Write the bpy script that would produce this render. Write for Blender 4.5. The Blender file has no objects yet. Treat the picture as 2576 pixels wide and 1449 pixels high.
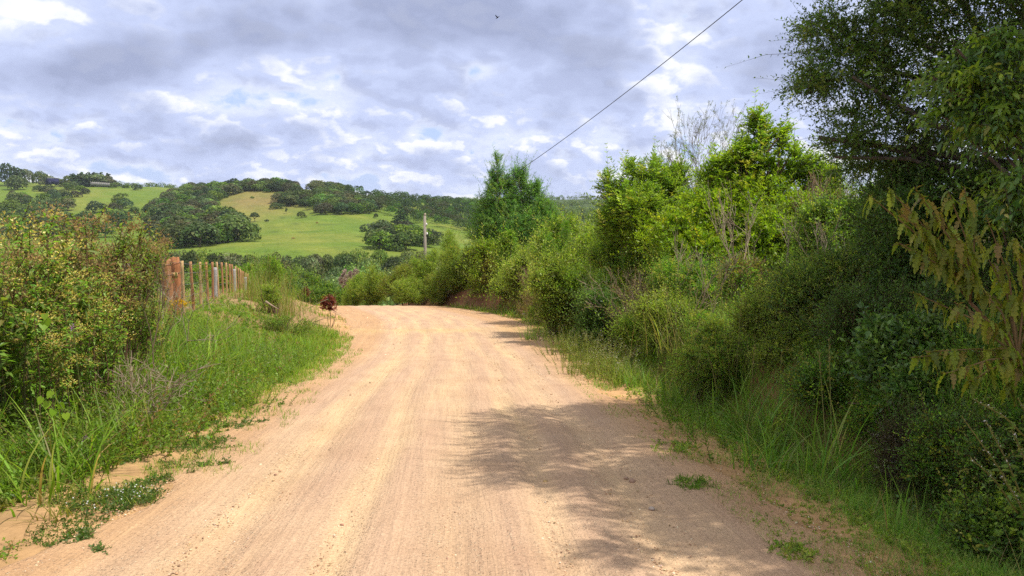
import bpy, math
import numpy as np
from mathutils import Vector

SC = bpy.context.scene
COL = SC.collection
RAD = math.radians

# ------------------------------------------------------------------ camera
PITCH = RAD(5.71)
F_PX = 1946.0                 # focal length in pixels of a 2576-wide picture
CAM_Z = 1.6
cam_data = bpy.data.cameras.new("camera")
cam_data.sensor_width = 36.0
cam_data.lens = 36.0 * F_PX / 2576.0
cam_data.clip_start = 0.05
cam_data.clip_end = 20000
cam = bpy.data.objects.new("camera", cam_data)
cam.location = (0, 0, CAM_Z)
cam.rotation_euler = (RAD(90) - PITCH, 0, 0)
COL.objects.link(cam)
SC.camera = cam

# ------------------------------------------------------------------ light
SUN_EL = RAD(61)
SUN_AZ = RAD(-6)              # from +X towards +Y (ahead)
sun_dir = Vector((math.cos(SUN_EL) * math.cos(SUN_AZ), math.cos(SUN_EL) * math.sin(SUN_AZ), math.sin(SUN_EL)))
sd = bpy.data.lights.new("sun", 'SUN')
sd.energy = 4.8
sd.angle = RAD(0.53)
sd.color = (1.0, 0.94, 0.83)
sun = bpy.data.objects.new("sun", sd)
sun.rotation_euler = sun_dir.to_track_quat('Z', 'Y').to_euler()
COL.objects.link(sun)

SC.view_settings.view_transform = 'Standard'
SC.view_settings.look = 'None'
SC.view_settings.exposure = 0.16
SC.view_settings.gamma = 1.0
SC.render.engine = 'CYCLES'
SC.cycles.max_bounces = 7
SC.cycles.diffuse_bounces = 4
SC.cycles.glossy_bounces = 2
SC.cycles.transmission_bounces = 4
SC.cycles.volume_bounces = 0
SC.cycles.use_denoising = False


class NT:
    """Small helper for writing node trees."""
    def __init__(s, tree):
        s.t = tree
        s.t.nodes.clear()

    def n(s, kind, **kw):
        nd = s.t.nodes.new(kind)
        for k, v in kw.items():
            setattr(nd, k, v)
        return nd

    def put(s, sock, v):
        if isinstance(v, bpy.types.NodeSocket):
            s.t.links.new(v, sock)
        elif v is not None:
            sock.default_value = v

    def math(s, op, a, b=None, c=None, clamp=False):
        nd = s.n('ShaderNodeMath', operation=op)
        nd.use_clamp = clamp
        s.put(nd.inputs[0], a)
        if b is not None: s.put(nd.inputs[1], b)
        if c is not None: s.put(nd.inputs[2], c)
        return nd.outputs[0]

    def vec(s, op, a, b=None, scale=None):
        nd = s.n('ShaderNodeVectorMath', operation=op)
        s.put(nd.inputs[0], a)
        if b is not None: s.put(nd.inputs[1], b)
        if scale is not None: s.put(nd.inputs[3], scale)
        return nd.outputs['Value'] if op in ('DOT_PRODUCT', 'LENGTH', 'DISTANCE') else nd.outputs[0]

    def noise(s, v, scale, detail=4, rough=.5, dist=0.0, dims='3D'):
        nd = s.n('ShaderNodeTexNoise', noise_dimensions=dims)
        s.put(nd.inputs['Vector'], v)
        nd.inputs['Scale'].default_value = scale
        nd.inputs['Detail'].default_value = detail
        nd.inputs['Roughness'].default_value = rough
        nd.inputs['Distortion'].default_value = dist
        return nd.outputs['Fac']

    def mix(s, f, a, b, blend='MIX'):
        nd = s.n('ShaderNodeMix', data_type='RGBA', blend_type=blend)
        nd.clamp_factor = True
        s.put(nd.inputs[0], f)
        s.put(nd.inputs[6], a)
        s.put(nd.inputs[7], b)
        return nd.outputs[2]

    def ramp(s, f, lo, hi, a=0.0, b=1.0, smooth=True):
        nd = s.n('ShaderNodeMapRange', interpolation_type='SMOOTHSTEP' if smooth else 'LINEAR')
        s.put(nd.inputs[0], f)
        for i, v in enumerate((lo, hi, a, b)):
            s.put(nd.inputs[1 + i], v)
        return nd.outputs[0]

    def comb(s, x, y, z):
        nd = s.n('ShaderNodeCombineXYZ')
        for i, v in enumerate((x, y, z)): s.put(nd.inputs[i], v)
        return nd.outputs[0]

    def sep(s, v):
        nd = s.n('ShaderNodeSeparateXYZ')
        s.put(nd.inputs[0], v)
        return nd.outputs


def pix_dir(px, py):
    """Unit direction of a pixel of the 2576 x 1449 picture."""
    xc, yc = (px - 1288) / F_PX, (724.5 - py) / F_PX
    c, s_ = math.cos(PITCH), math.sin(PITCH)
    return Vector((xc, c + yc * s_, -s_ + yc * c)).normalized()


# ------------------------------------------------------------------ sky: Nishita air with procedural cloud decks
world = bpy.data.worlds.new("World")
SC.world = world
world.use_nodes = True
w = NT(world.node_tree)
SKY_STRENGTH = 0.1
sky = w.n('ShaderNodeTexSky', sky_type='NISHITA')
sky.sun_disc = False
sky.sun_elevation = SUN_EL
sky.sun_rotation = math.pi / 2 - SUN_AZ
sky.altitude = 300
sky.air_density = 1.0
sky.dust_density = 1.5
tc = w.n('ShaderNodeTexCoord')
dirv = w.vec('NORMALIZE', tc.outputs['Generated'])
dx, dy, dz = w.sep(dirv)[:3]
zz = w.math('MAXIMUM', w.math('ADD', dz, 0.055), 0.02)
q = w.comb(w.math('DIVIDE', dx, zz), w.math('DIVIDE', dy, zz), 0.0)          # a flat cloud deck seen in perspective
# wobble the deck so that edges billow
def warp(p, scale, amt, detail=3):
    wb = w.n('ShaderNodeTexNoise', noise_dimensions='3D')
    w.put(wb.inputs['Vector'], p)
    wb.inputs['Scale'].default_value = scale
    wb.inputs['Detail'].default_value = detail
    return w.vec('ADD', p, w.vec('SCALE', w.vec('SUBTRACT', wb.outputs['Color'], (.5, .5, .5)), scale=amt))


SX = w.vec('MULTIPLY', dirv, (1.0, 1.0, 1.55))
sqa = warp(SX, 11, .05)
sqb = warp(w.vec('MULTIPLY', dirv, (1.0, 1.0, 1.9)), 24, .022)
big_p = w.vec('ADD', sqa, (3.7, 1.3, 2.0))
small_p = w.vec('ADD', sqb, (8.1, 2.2, 5.0))
dens = w.noise(big_p, 4.4, 9, .55)
densb = w.noise(w.vec('ADD', big_p, (.012, 0, .034)), 4.4, 6, .55)
puff = w.noise(small_p, 17, 8, .53)
puffb = w.noise(w.vec('ADD', small_p, (.006, 0, .016)), 17, 5, .53)


def billow(p, scale):
    v = w.n('ShaderNodeTexVoronoi', feature='SMOOTH_F1')
    w.put(v.inputs['Vector'], p)
    v.inputs['Scale'].default_value = scale
    v.inputs['Smoothness'].default_value = .25
    v.inputs['Detail'].default_value = 0.0
    return w.math('SUBTRACT', .5, v.outputs['Distance'])


bil = billow(small_p, 22.0)
bilb = billow(w.vec('ADD', small_p, (.006, 0, .016)), 22.0)


def blob(px, py, rx, ry):
    """Soft mask round a direction, rx / ry in picture pixels; stays with the sky."""
    d = pix_dir(px, py)
    az = w.math('DIVIDE', dx, w.math('MAXIMUM', dy, .05))
    el = w.math('DIVIDE', dz, w.math('MAXIMUM', dy, .05))
    a0, e0 = d.x / d.y, d.z / d.y
    u = w.math('MULTIPLY', w.math('SUBTRACT', az, a0), F_PX / rx)
    v = w.math('MULTIPLY', w.math('SUBTRACT', el, e0), F_PX / ry)
    r2 = w.math('ADD', w.math('MULTIPLY', u, u), w.math('MULTIPLY', v, v))
    return w.math('EXPONENT', w.math('MULTIPLY', r2, -1.0))


def addup(items):
    tot = None
    for wt, b in items:
        t = w.math('MULTIPLY', b, wt)
        tot = t if tot is None else w.math('ADD', tot, t)
    return tot


bias = addup([(.21, blob(900, 0, 640, 90)), (.16, blob(700, 110, 300, 60)), (.20, blob(300, 140, 150, 70)), (.14, blob(250, 210, 260, 60)), (.16, blob(40, 200, 160, 70)),
              (.16, blob(1330, 110, 260, 70)), (.24, blob(1960, 150, 190, 110)), (.14, blob(1350, 250, 190, 60)),
              (.12, blob(980, 240, 230, 60)), (.14, blob(700, 330, 300, 45)), (.12, blob(1150, 420, 330, 28)), (.10, blob(350, 380, 380, 36)),
              (-.10, blob(120, 60, 210, 60)), (-.09, blob(560, 220, 190, 80)), (-.15, blob(1190, 150, 130, 70)), (.05, blob(1640, 130, 150, 170)), (-.07, blob(760, 260, 240, 34)), (.010, blob(900, 400, 1400, 110))])
hgt = w.ramp(dz, 0.06, 0.20)                     # 0 near the horizon, 1 high up
fb = w.math('MULTIPLY_ADD', hgt, .44, .42)
fs = w.math('MULTIPLY_ADD', hgt, -.40, .58)



def mixfield(d_, p_, b_):
    return w.math('ADD', w.math('ADD', w.math('MULTIPLY', d_, fb), w.math('MULTIPLY', p_, fs)), w.math('MULTIPLY_ADD', b_, .13, w.math('ADD', bias, .004)))


field = mixfield(dens, puff, bil)
fieldb = mixfield(densb, puffb, bilb)
lit = w.ramp(w.math('SUBTRACT', field, fieldb), .005, .075)
under = w.ramp(w.math('SUBTRACT', fieldb, field), .0, .10)
k = 1.0 / SKY_STRENGTH


def rgb(r, g, b, m=1.0):
    return (r * m, g * m, b * m, 1)


gap = w.mix(.85, sky.outputs[0], rgb(.52, .66, .98, k))
gap = w.mix(w.ramp(dz, .0, .10, .6, 0), gap, rgb(.56, .64, .90, k))
white = rgb(.97, .98, 1.0, k)
col = w.mix(w.ramp(field, .41, .47), gap, rgb(.74, .80, .98, k))
col = w.mix(w.ramp(field, .45, .56), col, rgb(.565, .64, .90, k))
col = w.mix(w.ramp(field, .57, .80), col, rgb(.36, .41, .60, k))
col = w.mix(w.math('MULTIPLY', w.math('MULTIPLY', under, .7), w.ramp(field, .42, .50)), col, rgb(.42, .475, .69, k))
col = w.mix(w.math('MULTIPLY', w.math('MULTIPLY', lit, w.ramp(field, .52, .68, .95, .06)), w.ramp(field, .42, .48)), col, white)
col = w.mix(w.ramp(dz, -.02, .04, .35, 0), col, rgb(.62, .70, .93, k))
col = w.mix(w.ramp(dz, .26, .55, 0, .75), col, rgb(.80, .79, .78, k))      # unseen sky overhead whitened to lift and neutralise the shadows
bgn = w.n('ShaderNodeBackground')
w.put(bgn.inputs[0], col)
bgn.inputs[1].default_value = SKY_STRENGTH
wo = w.n('ShaderNodeOutputWorld')
w.t.links.new(bgn.outputs[0], wo.inputs[0])
world.cycles.sampling_method = 'MANUAL'
world.cycles.sample_map_resolution = 512

# ------------------------------------------------------------------ tagging and linking
def tag(o, label=None, cat=None, group=None, kind=None):
    if label: o["label"] = label
    if cat: o["category"] = cat
    if group: o["group"] = group
    if kind: o["kind"] = kind
    return o


def empty(name, loc, label, cat, group=None, rz=0.0):
    o = bpy.data.objects.new(name, None)
    o.empty_display_size = .2
    o.location = loc
    o.rotation_euler = (0, 0, rz)
    COL.objects.link(o)
    return tag(o, label, cat, group)


def link(name, mesh, parent=None, loc=None):
    o = bpy.data.objects.new(name, mesh)
    COL.objects.link(o)
    if parent is not None: o.parent = parent
    if loc is not None: o.location = loc
    return o


def copy_tree(root, loc, rz=0.0, sc=1.0, label=None, group=None, tilt=(0, 0)):
    r = root.copy()
    COL.objects.link(r)
    r.location = loc
    r.rotation_euler = (tilt[0], tilt[1], rz)
    r.scale = (sc, sc, sc) if not isinstance(sc, tuple) else sc
    if label: r["label"] = label
    if group: r["group"] = group
    for ch in list(root.children):
        c = ch.copy()
        COL.objects.link(c)
        c.parent = r
    return r


# ------------------------------------------------------------------ mesh accumulator (numpy)
class Acc:
    def __init__(s):
        s.v, s.c, s.f3, s.f4, s.n = [], [], [], [], 0

    def add(s, v, c, quads=None, tris=None):
        v = np.asarray(v, float).reshape(-1, 3)
        c = np.asarray(c, float)
        if c.ndim == 1: c = np.broadcast_to(c, (len(v), 3))
        s.v.append(v)
        s.c.append(c.reshape(-1, 3))
        if quads is not None and len(quads): s.f4.append(np.asarray(quads).reshape(-1, 4) + s.n)
        if tris is not None and len(tris): s.f3.append(np.asarray(tris).reshape(-1, 3) + s.n)
        s.n += len(v)

    def mesh(s, name, mats, smooth=True, uv=None):
        v = np.concatenate(s.v) if s.v else np.zeros((0, 3))
        c = np.concatenate(s.c) if s.c else np.zeros((0, 3))
        f3 = np.concatenate(s.f3) if s.f3 else np.zeros((0, 3), int)
        f4 = np.concatenate(s.f4) if s.f4 else np.zeros((0, 4), int)
        me = bpy.data.meshes.new(name)
        me.vertices.add(len(v))
        me.vertices.foreach_set("co", v.astype(np.float32).ravel())
        loops = np.concatenate([f4.ravel(), f3.ravel()]).astype(np.int32)
        me.loops.add(len(loops))
        me.loops.foreach_set("vertex_index", loops)
        nf = len(f4) + len(f3)
        me.polygons.add(nf)
        st = np.concatenate([np.arange(len(f4)) * 4, len(f4) * 4 + np.arange(len(f3)) * 3]).astype(np.int32)
        me.polygons.foreach_set("loop_start", st)
        if smooth: me.polygons.foreach_set("use_smooth", np.ones(nf, bool))
        a = me.color_attributes.new("tint", 'FLOAT_COLOR', 'POINT')
        rgba = np.ones((len(v), 4), np.float32)
        rgba[:, :3] = np.clip(c, 0, 1)
        a.data.foreach_set("color", rgba.ravel())
        if uv is not None:
            u = me.uv_layers.new(name="UVMap")
            u.data.foreach_set("uv", np.asarray(uv, np.float32)[loops].ravel())
        for m in (mats if isinstance(mats, (list, tuple)) else [mats]):
            me.materials.append(m)
        me.update(calc_edges=True)
        return me


def unit(a):
    return a / np.maximum(np.linalg.norm(a, axis=-1, keepdims=True), 1e-9)


# leaf outlines: (along, across, lift)
T4 = (np.array([(0, 0, 0), (.42, .5, .07), (1, 0, -.10), (.42, -.5, .07)]), np.array([(0, 3, 2, 1)]), None)
T7 = (np.array([(0, 0, 0), (.5, 0, -.03), (1, 0, -.24), (.26, .5, .06), (.66, .36, -.03), (.26, -.5, .06), (.66, -.36, -.03)]),
      np.array([(0, 1, 4, 3), (0, 5, 6, 1)]), np.array([(1, 2, 4), (1, 6, 2)]))


def _serrated(teeth=5):
    v, q_ = [], []
    for i in range(teeth + 1):
        u = i / teeth
        v.append((u, 0, -.50 * u * u))
    for sgn in (1, -1):
        for i in range(teeth):
            u = (i + .15) / teeth
            wd = .5 * (math.sin(math.pi * min(1, (u + .06) ** .7)) * .95 + .08)
            v.append((u - .02, sgn * wd * .84, .06 - .50 * u * u))
            v.append((u + .11, sgn * wd * 1.05, .03 - .50 * (u + .1) ** 2))
            k_ = len(v)
            f_ = (i, i + 1, k_ - 1, k_ - 2)
            q_.append(f_ if sgn < 0 else f_[::-1])
    return np.array(v), np.array(q_), None


TS = _serrated()


def leaves(acc, P, D, N, L, W, C, tmpl=T4):
    T, q4, t3 = tmpl
    D = unit(D)
    S = unit(np.cross(D, N))
    N = np.cross(S, D)
    n, m = len(P), len(T)
    V = (P[:, None] + D[:, None] * (T[:, 0][None] * L[:, None])[..., None] + S[:, None] * (T[:, 1][None] * W[:, None])[..., None]
         + N[:, None] * (T[:, 2][None] * L[:, None])[..., None])
    off = (np.arange(n) * m)[:, None, None]
    acc.add(V.reshape(-1, 3), np.repeat(C, m, axis=0), quads=(q4[None] + off).reshape(-1, 4), tris=None if t3 is None else (t3[None] + off).reshape(-1, 3))


def pick(pal, n, rng, jit=.16):
    """n colours from a palette [(rgb, weight), ...] with brightness and hue jitter."""
    cols = np.array([p[0] for p in pal], float)
    wts = np.array([p[1] for p in pal], float)
    c = cols[rng.choice(len(cols), n, p=wts / wts.sum())]
    c = c * np.exp(rng.normal(0, jit, (n, 1))) * np.exp(rng.normal(0, jit * .35, (n, 3)))
    return c


GA = 2.39996


def sprays(acc, B, D, L, nl, ll, lw, pal, rng, tmpl=T4, droop=.25, lift=.35, spread=1.0, pinnate=False, stemcol=None, stem_r=.004, jit=.16, hang=0.0, minsz=.55):
    """Leafy twigs: nl leaves round each twig from B along D."""
    s = len(B)
    D = unit(D)
    t = (np.arange(nl)[None] + rng.uniform(.2, .9, (s, nl))) / nl
    up = np.array([0, 0, 1.0])
    U = unit(np.cross(D, up + rng.normal(0, .05, (s, 3))))
    V = np.cross(U, D)
    if pinnate:
        sg = np.where(np.arange(nl) % 2 == 0, 1.0, -1.0)[None]
        t = np.repeat((np.arange((nl + 1) // 2) + .5) / ((nl + 1) // 2), 2)[:nl][None] * np.ones((s, 1))
        rad = U[:, None] * sg[..., None] + V[:, None] * .1
    else:
        ang = GA * np.arange(nl)[None] + rng.uniform(0, 6.28, (s, 1)) + rng.normal(0, .3, (s, nl))
        rad = U[:, None] * np.cos(ang)[..., None] + V[:, None] * np.sin(ang)[..., None]
    P = B[:, None] + D[:, None] * (t * L[:, None])[..., None] - up * (droop * (t ** 2) * L[:, None])[..., None]
    dd = D[:, None] * (.45 + .35 * t)[..., None] + rad * spread + up * (lift - hang) + rng.normal(0, .22, (s, nl, 3))
    nn = up * 1.0 + rng.normal(0, .55, (s, nl, 3)) + rad * .3
    sz = rng.uniform(minsz, 1.15, (s, nl)) * (1 - .35 * t)
    C = np.repeat(pick(pal, s, rng, jit * .8), nl, axis=0) * np.exp(rng.normal(0, jit * .7, (s * nl, 1)))
    leaves(acc, P.reshape(-1, 3), dd.reshape(-1, 3), nn.reshape(-1, 3), (ll * sz).ravel(), (lw * sz).ravel(), C, tmpl)
    if stemcol is not None:
        twigs(acc, B, D, L, stem_r, stemcol, droop, rng)


def twigs(acc, B, D, L, r, colr, droop, rng, seg=3):
    """Thin three-sided twigs."""
    s = len(B)
    up = np.array([0, 0, 1.0])
    U = unit(np.cross(D, up + rng.normal(0, .05, (s, 3))))
    V = np.cross(U, D)
    tt = np.linspace(0, 1, seg)
    ctr = B[:, None] + D[:, None] * (tt[None] * L[:, None])[..., None] - up * (droop * (tt[None] ** 2) * L[:, None])[..., None]
    rr = r * (1 - .75 * tt)
    ring = []
    for a in (0, 2.094, 4.189):
        ring.append(ctr + (U[:, None] * math.cos(a) + V[:, None] * math.sin(a)) * rr[None, :, None])
    R = np.stack(ring, 2)                       # s, seg, 3, 3
    idx = np.arange(s * seg * 3).reshape(s, seg, 3)
    qs = []
    for j in range(3):
        k2 = (j + 1) % 3
        qs.append(np.stack([idx[:, :-1, j], idx[:, :-1, k2], idx[:, 1:, k2], idx[:, 1:, j]], -1).reshape(-1, 4))
    acc.add(R.reshape(-1, 3), np.array(colr), quads=np.concatenate(qs))


def tube(acc, pts, radii, colr, sides=6, cap=True, rough=0.0, rng=None):
    pts = np.asarray(pts, float)
    n = len(pts)
    radii = np.broadcast_to(np.asarray(radii, float), (n,))
    tan = np.gradient(pts, axis=0)
    tan = unit(tan)
    ref = np.array([0, 0, 1.0]) if abs(tan[:, 2]).mean() < .8 else np.array([1.0, 0, 0])
    U = unit(np.cross(tan, ref))
    V = np.cross(tan, U)
    a = np.linspace(0, 2 * np.pi, sides, endpoint=False)
    rr = radii[:, None] * np.ones((n, sides))
    if rough and rng is not None: rr = rr * (1 + rng.normal(0, rough, (n, sides)))
    R = pts[:, None] + (U[:, None] * np.cos(a)[None, :, None] + V[:, None] * np.sin(a)[None, :, None]) * rr[..., None]
    idx = np.arange(n * sides).reshape(n, sides)
    nx = np.roll(idx, -1, 1)
    qd = np.stack([idx[:-1], nx[:-1], nx[1:], idx[1:]], -1).reshape(-1, 4)
    v = R.reshape(-1, 3)
    tris = []
    if cap:
        v = np.concatenate([v, pts[:1], pts[-1:]])
        for j in range(sides):
            tris.append((n * sides, (j + 1) % sides, j))
            tris.append((n * sides + 1, (n - 1) * sides + j, (n - 1) * sides + (j + 1) % sides))
    acc.add(v, np.array(colr), quads=qd, tris=tris)


def box(acc, lo, hi, colr, rot=0.0, at=(0, 0, 0)):
    x0, y0, z0 = lo
    x1, y1, z1 = hi
    v = np.array([(x0, y0, z0), (x1, y0, z0), (x1, y1, z0), (x0, y1, z0), (x0, y0, z1), (x1, y0, z1), (x1, y1, z1), (x0, y1, z1)], float)
    c, s_ = math.cos(rot), math.sin(rot)
    v = np.stack([v[:, 0] * c - v[:, 1] * s_ + at[0], v[:, 0] * s_ + v[:, 1] * c + at[1], v[:, 2] + at[2]], 1)
    acc.add(v, np.array(colr), quads=[(0, 3, 2, 1), (4, 5, 6, 7), (0, 1, 5, 4), (1, 2, 6, 5), (2, 3, 7, 6), (3, 0, 4, 7)])


def blades(acc, P, H, W, C, rng, lean=.5, segs=3, bend=.6, az=None):
    """Grass blades: tapering ribbons that arch over."""
    n = len(P)
    a = rng.uniform(0, 6.283, n) if az is None else az
    h = np.stack([np.cos(a), np.sin(a), np.zeros(n)], 1)
    up = np.array([0, 0, 1.0])
    ln = np.abs(rng.normal(0, lean, n))[:, None]
    d = unit(up + h * ln)
    side = np.stack([-np.sin(a), np.cos(a), np.zeros(n)], 1)
    b = (bend * rng.uniform(.2, 1.3, n))[:, None]
    t = np.linspace(0, 1, segs + 1)
    V = []
    for i, ti in enumerate(t):
        c = P + H[:, None] * (d * ti + (h * .9 - up * (.55 * b)) * b * ti * ti)
        wv = side * (W * (1 - ti) ** .7 * .5)[:, None]
        if i < segs:
            V += [c - wv, c + wv]
        else:
            V += [c]
    m = 2 * segs + 1
    V = np.stack(V, 1)
    off = (np.arange(n) * m)[:, None, None]
    q4 = np.array([(2 * i, 2 * i + 1, 2 * i + 3, 2 * i + 2) for i in range(segs - 1)]).reshape(-1, 4)
    t3 = np.array([(2 * segs - 2, 2 * segs - 1, 2 * segs)])
    acc.add(V.reshape(-1, 3), np.repeat(C, m, axis=0), quads=(q4[None] + off).reshape(-1, 4) if len(q4) else None, tris=(t3[None] + off).reshape(-1, 3))


def vnoise(p, scale, seed=0):
    """Cheap smooth noise 0..1 from summed sines; p is (n,2) or (n,3)."""
    r = np.random.default_rng(seed)
    p = np.asarray(p, float) / scale
    out = np.zeros(p.shape[0])
    amp = 1.0
    tot = 0
    for o in range(4):
        k_ = r.normal(0, 1, (3, p.shape[1])) * 2.2 * (1.9 ** o)
        ph = r.uniform(0, 6.28, 3)
        v = sum(np.sin(p @ k_[i] + ph[i]) for i in range(3)) / 3
        out += amp * v
        tot += amp
        amp *= .6
    return np.clip(.5 + .75 * out / tot, 0, 1)


def sstep(a, b, x):
    t = np.clip((np.asarray(x, float) - a) / (b - a), 0, 1)
    return t * t * (3 - 2 * t)


# ------------------------------------------------------------------ materials
def leaf_material(name, trans=.38, rough=.5, spec=.25, vary=.0, warm=(1.25, 1.35, .55)):
    m = bpy.data.materials.new(name)
    m.use_nodes = True
    t = NT(m.node_tree)
    at = t.n('ShaderNodeAttribute', attribute_name="tint")
    c = at.outputs['Color']
    if vary:
        oi = t.n('ShaderNodeObjectInfo')
        hs = t.n('ShaderNodeHueSaturation')
        t.put(hs.inputs['Hue'], t.math('MULTIPLY_ADD', oi.outputs['Random'], .05 * vary, .5 - .03 * vary))
        t.put(hs.inputs['Value'], t.math('MULTIPLY_ADD', t.math('FRACT', t.math('MULTIPLY', oi.outputs['Random'], 7.31)), .9 * vary, 1 - .42 * vary))
        t.put(hs.inputs['Saturation'], t.math('MULTIPLY_ADD', t.math('FRACT', t.math('MULTIPLY', oi.outputs['Random'], 3.77)), .3 * vary, 1 - .2 * vary))
        t.put(hs.inputs['Color'], c)
        c = hs.outputs[0]
    b = t.n('ShaderNodeBsdfPrincipled')
    t.put(b.inputs['Base Color'], c)
    b.inputs['Roughness'].default_value = rough
    b.inputs['Specular IOR Level'].default_value = spec
    tr = t.n('ShaderNodeBsdfTranslucent')
    t.put(tr.inputs[0], t.mix(1.0, c, (*warm, 1), 'MULTIPLY'))
    mx = t.n('ShaderNodeMixShader')
    mx.inputs[0].default_value = trans
    t.t.links.new(b.outputs[0], mx.inputs[1])
    t.t.links.new(tr.outputs[0], mx.inputs[2])
    o = t.n('ShaderNodeOutputMaterial')
    t.t.links.new(mx.outputs[0], o.inputs[0])
    return m


def solid_material(name, rough=.85, spec=.2, nscale=8.0, namp=.35, bump=.0, bscale=30.0, stretch=(1, 1, 1), hole=None):
    """Vertex-tinted matt surface with noise variation and bump."""
    m = bpy.data.materials.new(name)
    m.use_nodes = True
    t = NT(m.node_tree)
    at = t.n('ShaderNodeAttribute', attribute_name="tint")
    tcn = t.n('ShaderNodeTexCoord')
    p = t.vec('MULTIPLY', tcn.outputs['Object'], stretch)
    n1 = t.noise(p, nscale, 6, .6)
    c = t.mix(1.0, at.outputs['Color'], t.comb(*[t.ramp(n1, .25, .75, 1 - namp, 1 + namp, False)] * 3), 'MULTIPLY')
    b = t.n('ShaderNodeBsdfPrincipled')
    t.put(b.inputs['Base Color'], c)
    b.inputs['Roughness'].default_value = rough
    b.inputs['Specular IOR Level'].default_value = spec
    if bump:
        bp = t.n('ShaderNodeBump')
        bp.inputs['Strength'].default_value = bump
        bp.inputs['Distance'].default_value = .02
        t.put(bp.inputs['Height'], t.noise(p, bscale, 5, .6))
        t.put(b.inputs['Normal'], bp.outputs[0])
    o = t.n('ShaderNodeOutputMaterial')
    t.t.links.new(b.outputs[0], o.inputs[0])
    return m


M_LEAF = leaf_material("leaf", .5, .45, .3)
M_GLOSSY = leaf_material("glossy_leaf", .46, .36, .45)
M_FAR = leaf_material("far_leaf", .25, .7, .1, vary=1.0)
M_GRASS = leaf_material("grass_blade", .46, .5, .25)
M_FLOWER = leaf_material("petal", .35, .7, .1, warm=(1, 1, 1))
M_BARK = solid_material("bark", .9, .15, 12, .45, .6, 40)
M_TWIG = solid_material("twig", .85, .2, 6, .3)

# ------------------------------------------------------------------ terrain
def smooth1(xs, ys, sigma):
    g = np.linspace(xs[0], xs[-1], 2000)
    v = np.interp(g, xs, ys)
    dxx = g[1] - g[0]
    kx = np.arange(-int(3 * sigma / dxx) - 1, int(3 * sigma / dxx) + 2) * dxx
    kr = np.exp(-.5 * (kx / sigma) ** 2)
    kr /= kr.sum()
    pad = len(kx) // 2
    e = np.concatenate([v[0] - (v[1] - v[0]) * np.arange(pad, 0, -1), v, v[-1] + (v[-1] - v[-2]) * np.arange(1, pad + 1)])
    s_ = np.convolve(e, kr, 'valid')
    return lambda t: np.interp(t, g, s_)


YR = [-12, 0, 4.34, 7.8, 13.6, 20, 26, 31, 36, 41, 46, 54, 66, 90]
ROAD_Z = smooth1([-12, 0, 20, 26, 31, 36, 41, 45.5, 50, 56, 70, 90], [1.24, 0, -2.06, -2.50, -2.86, -3.22, -3.62, -3.98, -4.9, -6.3, -9.2, -12.5], .9)
ROAD_L = smooth1(YR, [-2.3, -2.4, -2.6, -2.88, -3.5, -4.25, -5.3, -6.5, -8.1, -9.6, -10.9, -17, -27, -44], 1.0)
ROAD_R = smooth1(YR, [2.35, 2.1, 1.9, 1.55, 1.2, 1.05, .62, .15, -1.1, -2.9, -5.2, -10.5, -19, -36], 1.0)

# far country: ground height by picture column and distance (pixel rows turned into heights)
FPX = [-2600, -600, 0, 300, 480, 640, 870, 1060, 1200, 1480, 2000, 2800, 5200]
FY = [60, 90, 150, 250, 350, 430, 520, 620, 700, 800, 900, 1050, 1200, 1500, 2200]
FPY = {  # rows as seen (2576-wide picture); 'z' rows are heights
    430: [650, 650, 645, 640, 632, 625, 620, 632, 645, 640, 620, 620, 620],
    520: [620, 620, 618, 612, 606, 602, 592, 612, 628, 622, 610, 600, 600],
    620: [598, 598, 595, 590, 575, 572, 562, 588, 606, 604, 590, 585, 585],
    700: [576, 576, 572, 566, 548, 548, 537, 564, 586, 590, 575, 570, 570],
    800: [545, 545, 542, 538, 518, 502, 504, 540, 560, 575, 560, 555, 555],
    900: [515, 515, 512, 508, 492, 460, 481, 517, 540, 562, 548, 545, 545],
    1050: [480, 480, 470, 482, 480, 478, 491, 506, 524, 548, 535, 530, 530],
    1200: [466, 466, 455, 465, 474, 486, 498, 508, 518, 538, 525, 520, 520],
    1500: [470, 470, 462, 472, 480, 492, 502, 510, 514, 520, 512, 510, 510],
    2200: [492, 492, 486, 490, 494, 500, 506, 508, 508, 499, 500, 500, 500],
}
FZ = {
    60: [-8, -8.5, -9, -9, -9, -9, -8.5, -7.5, -6, -3.5, -1, 0, 0],
    90: [-15, -16, -17, -17, -17, -17, -16.5, -15.5, -13, -9, -3, -1, -1],
    150: [-25, -26, -27, -27, -27, -27, -26, -25, -23, -18, -10, -6, -6],
    250: [-31, -32, -33, -33, -33, -33, -32, -31, -29, -25, -18, -14, -14],
    350: [-28, -29, -30, -30, -30, -29, -28, -28, -28, -27, -22, -20, -20],
}
ZT = np.zeros((len(FY), len(FPX)))
for i_, yy in enumerate(FY):
    if yy in FZ:
        ZT[i_] = FZ[yy]
    else:
        ZT[i_] = CAM_Z + yy * np.tan(-np.arctan((np.array(FPY[yy]) - 724.5) / F_PX) - PITCH)
GX = np.linspace(-2600, 5200, 391)
GLY = np.linspace(math.log(60), math.log(2200), 240)
_t = np.stack([np.interp(GX, FPX, ZT[i_]) for i_ in range(len(FY))])
ZG = np.stack([np.interp(GLY, np.log(FY), _t[:, j]) for j in range(len(GX))], 1)


def blur(a, k_, axis):
    ker = np.exp(-.5 * (np.arange(-3 * k_, 3 * k_ + 1) / k_) ** 2)
    ker /= ker.sum()
    pad = [(0, 0), (0, 0)]
    pad[axis] = (3 * k_, 3 * k_)
    return np.apply_along_axis(lambda r_: np.convolve(r_, ker, 'valid'), axis, np.pad(a, pad, mode='edge'))


ZG = blur(blur(ZG, 3, 1), 3, 0)


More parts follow.
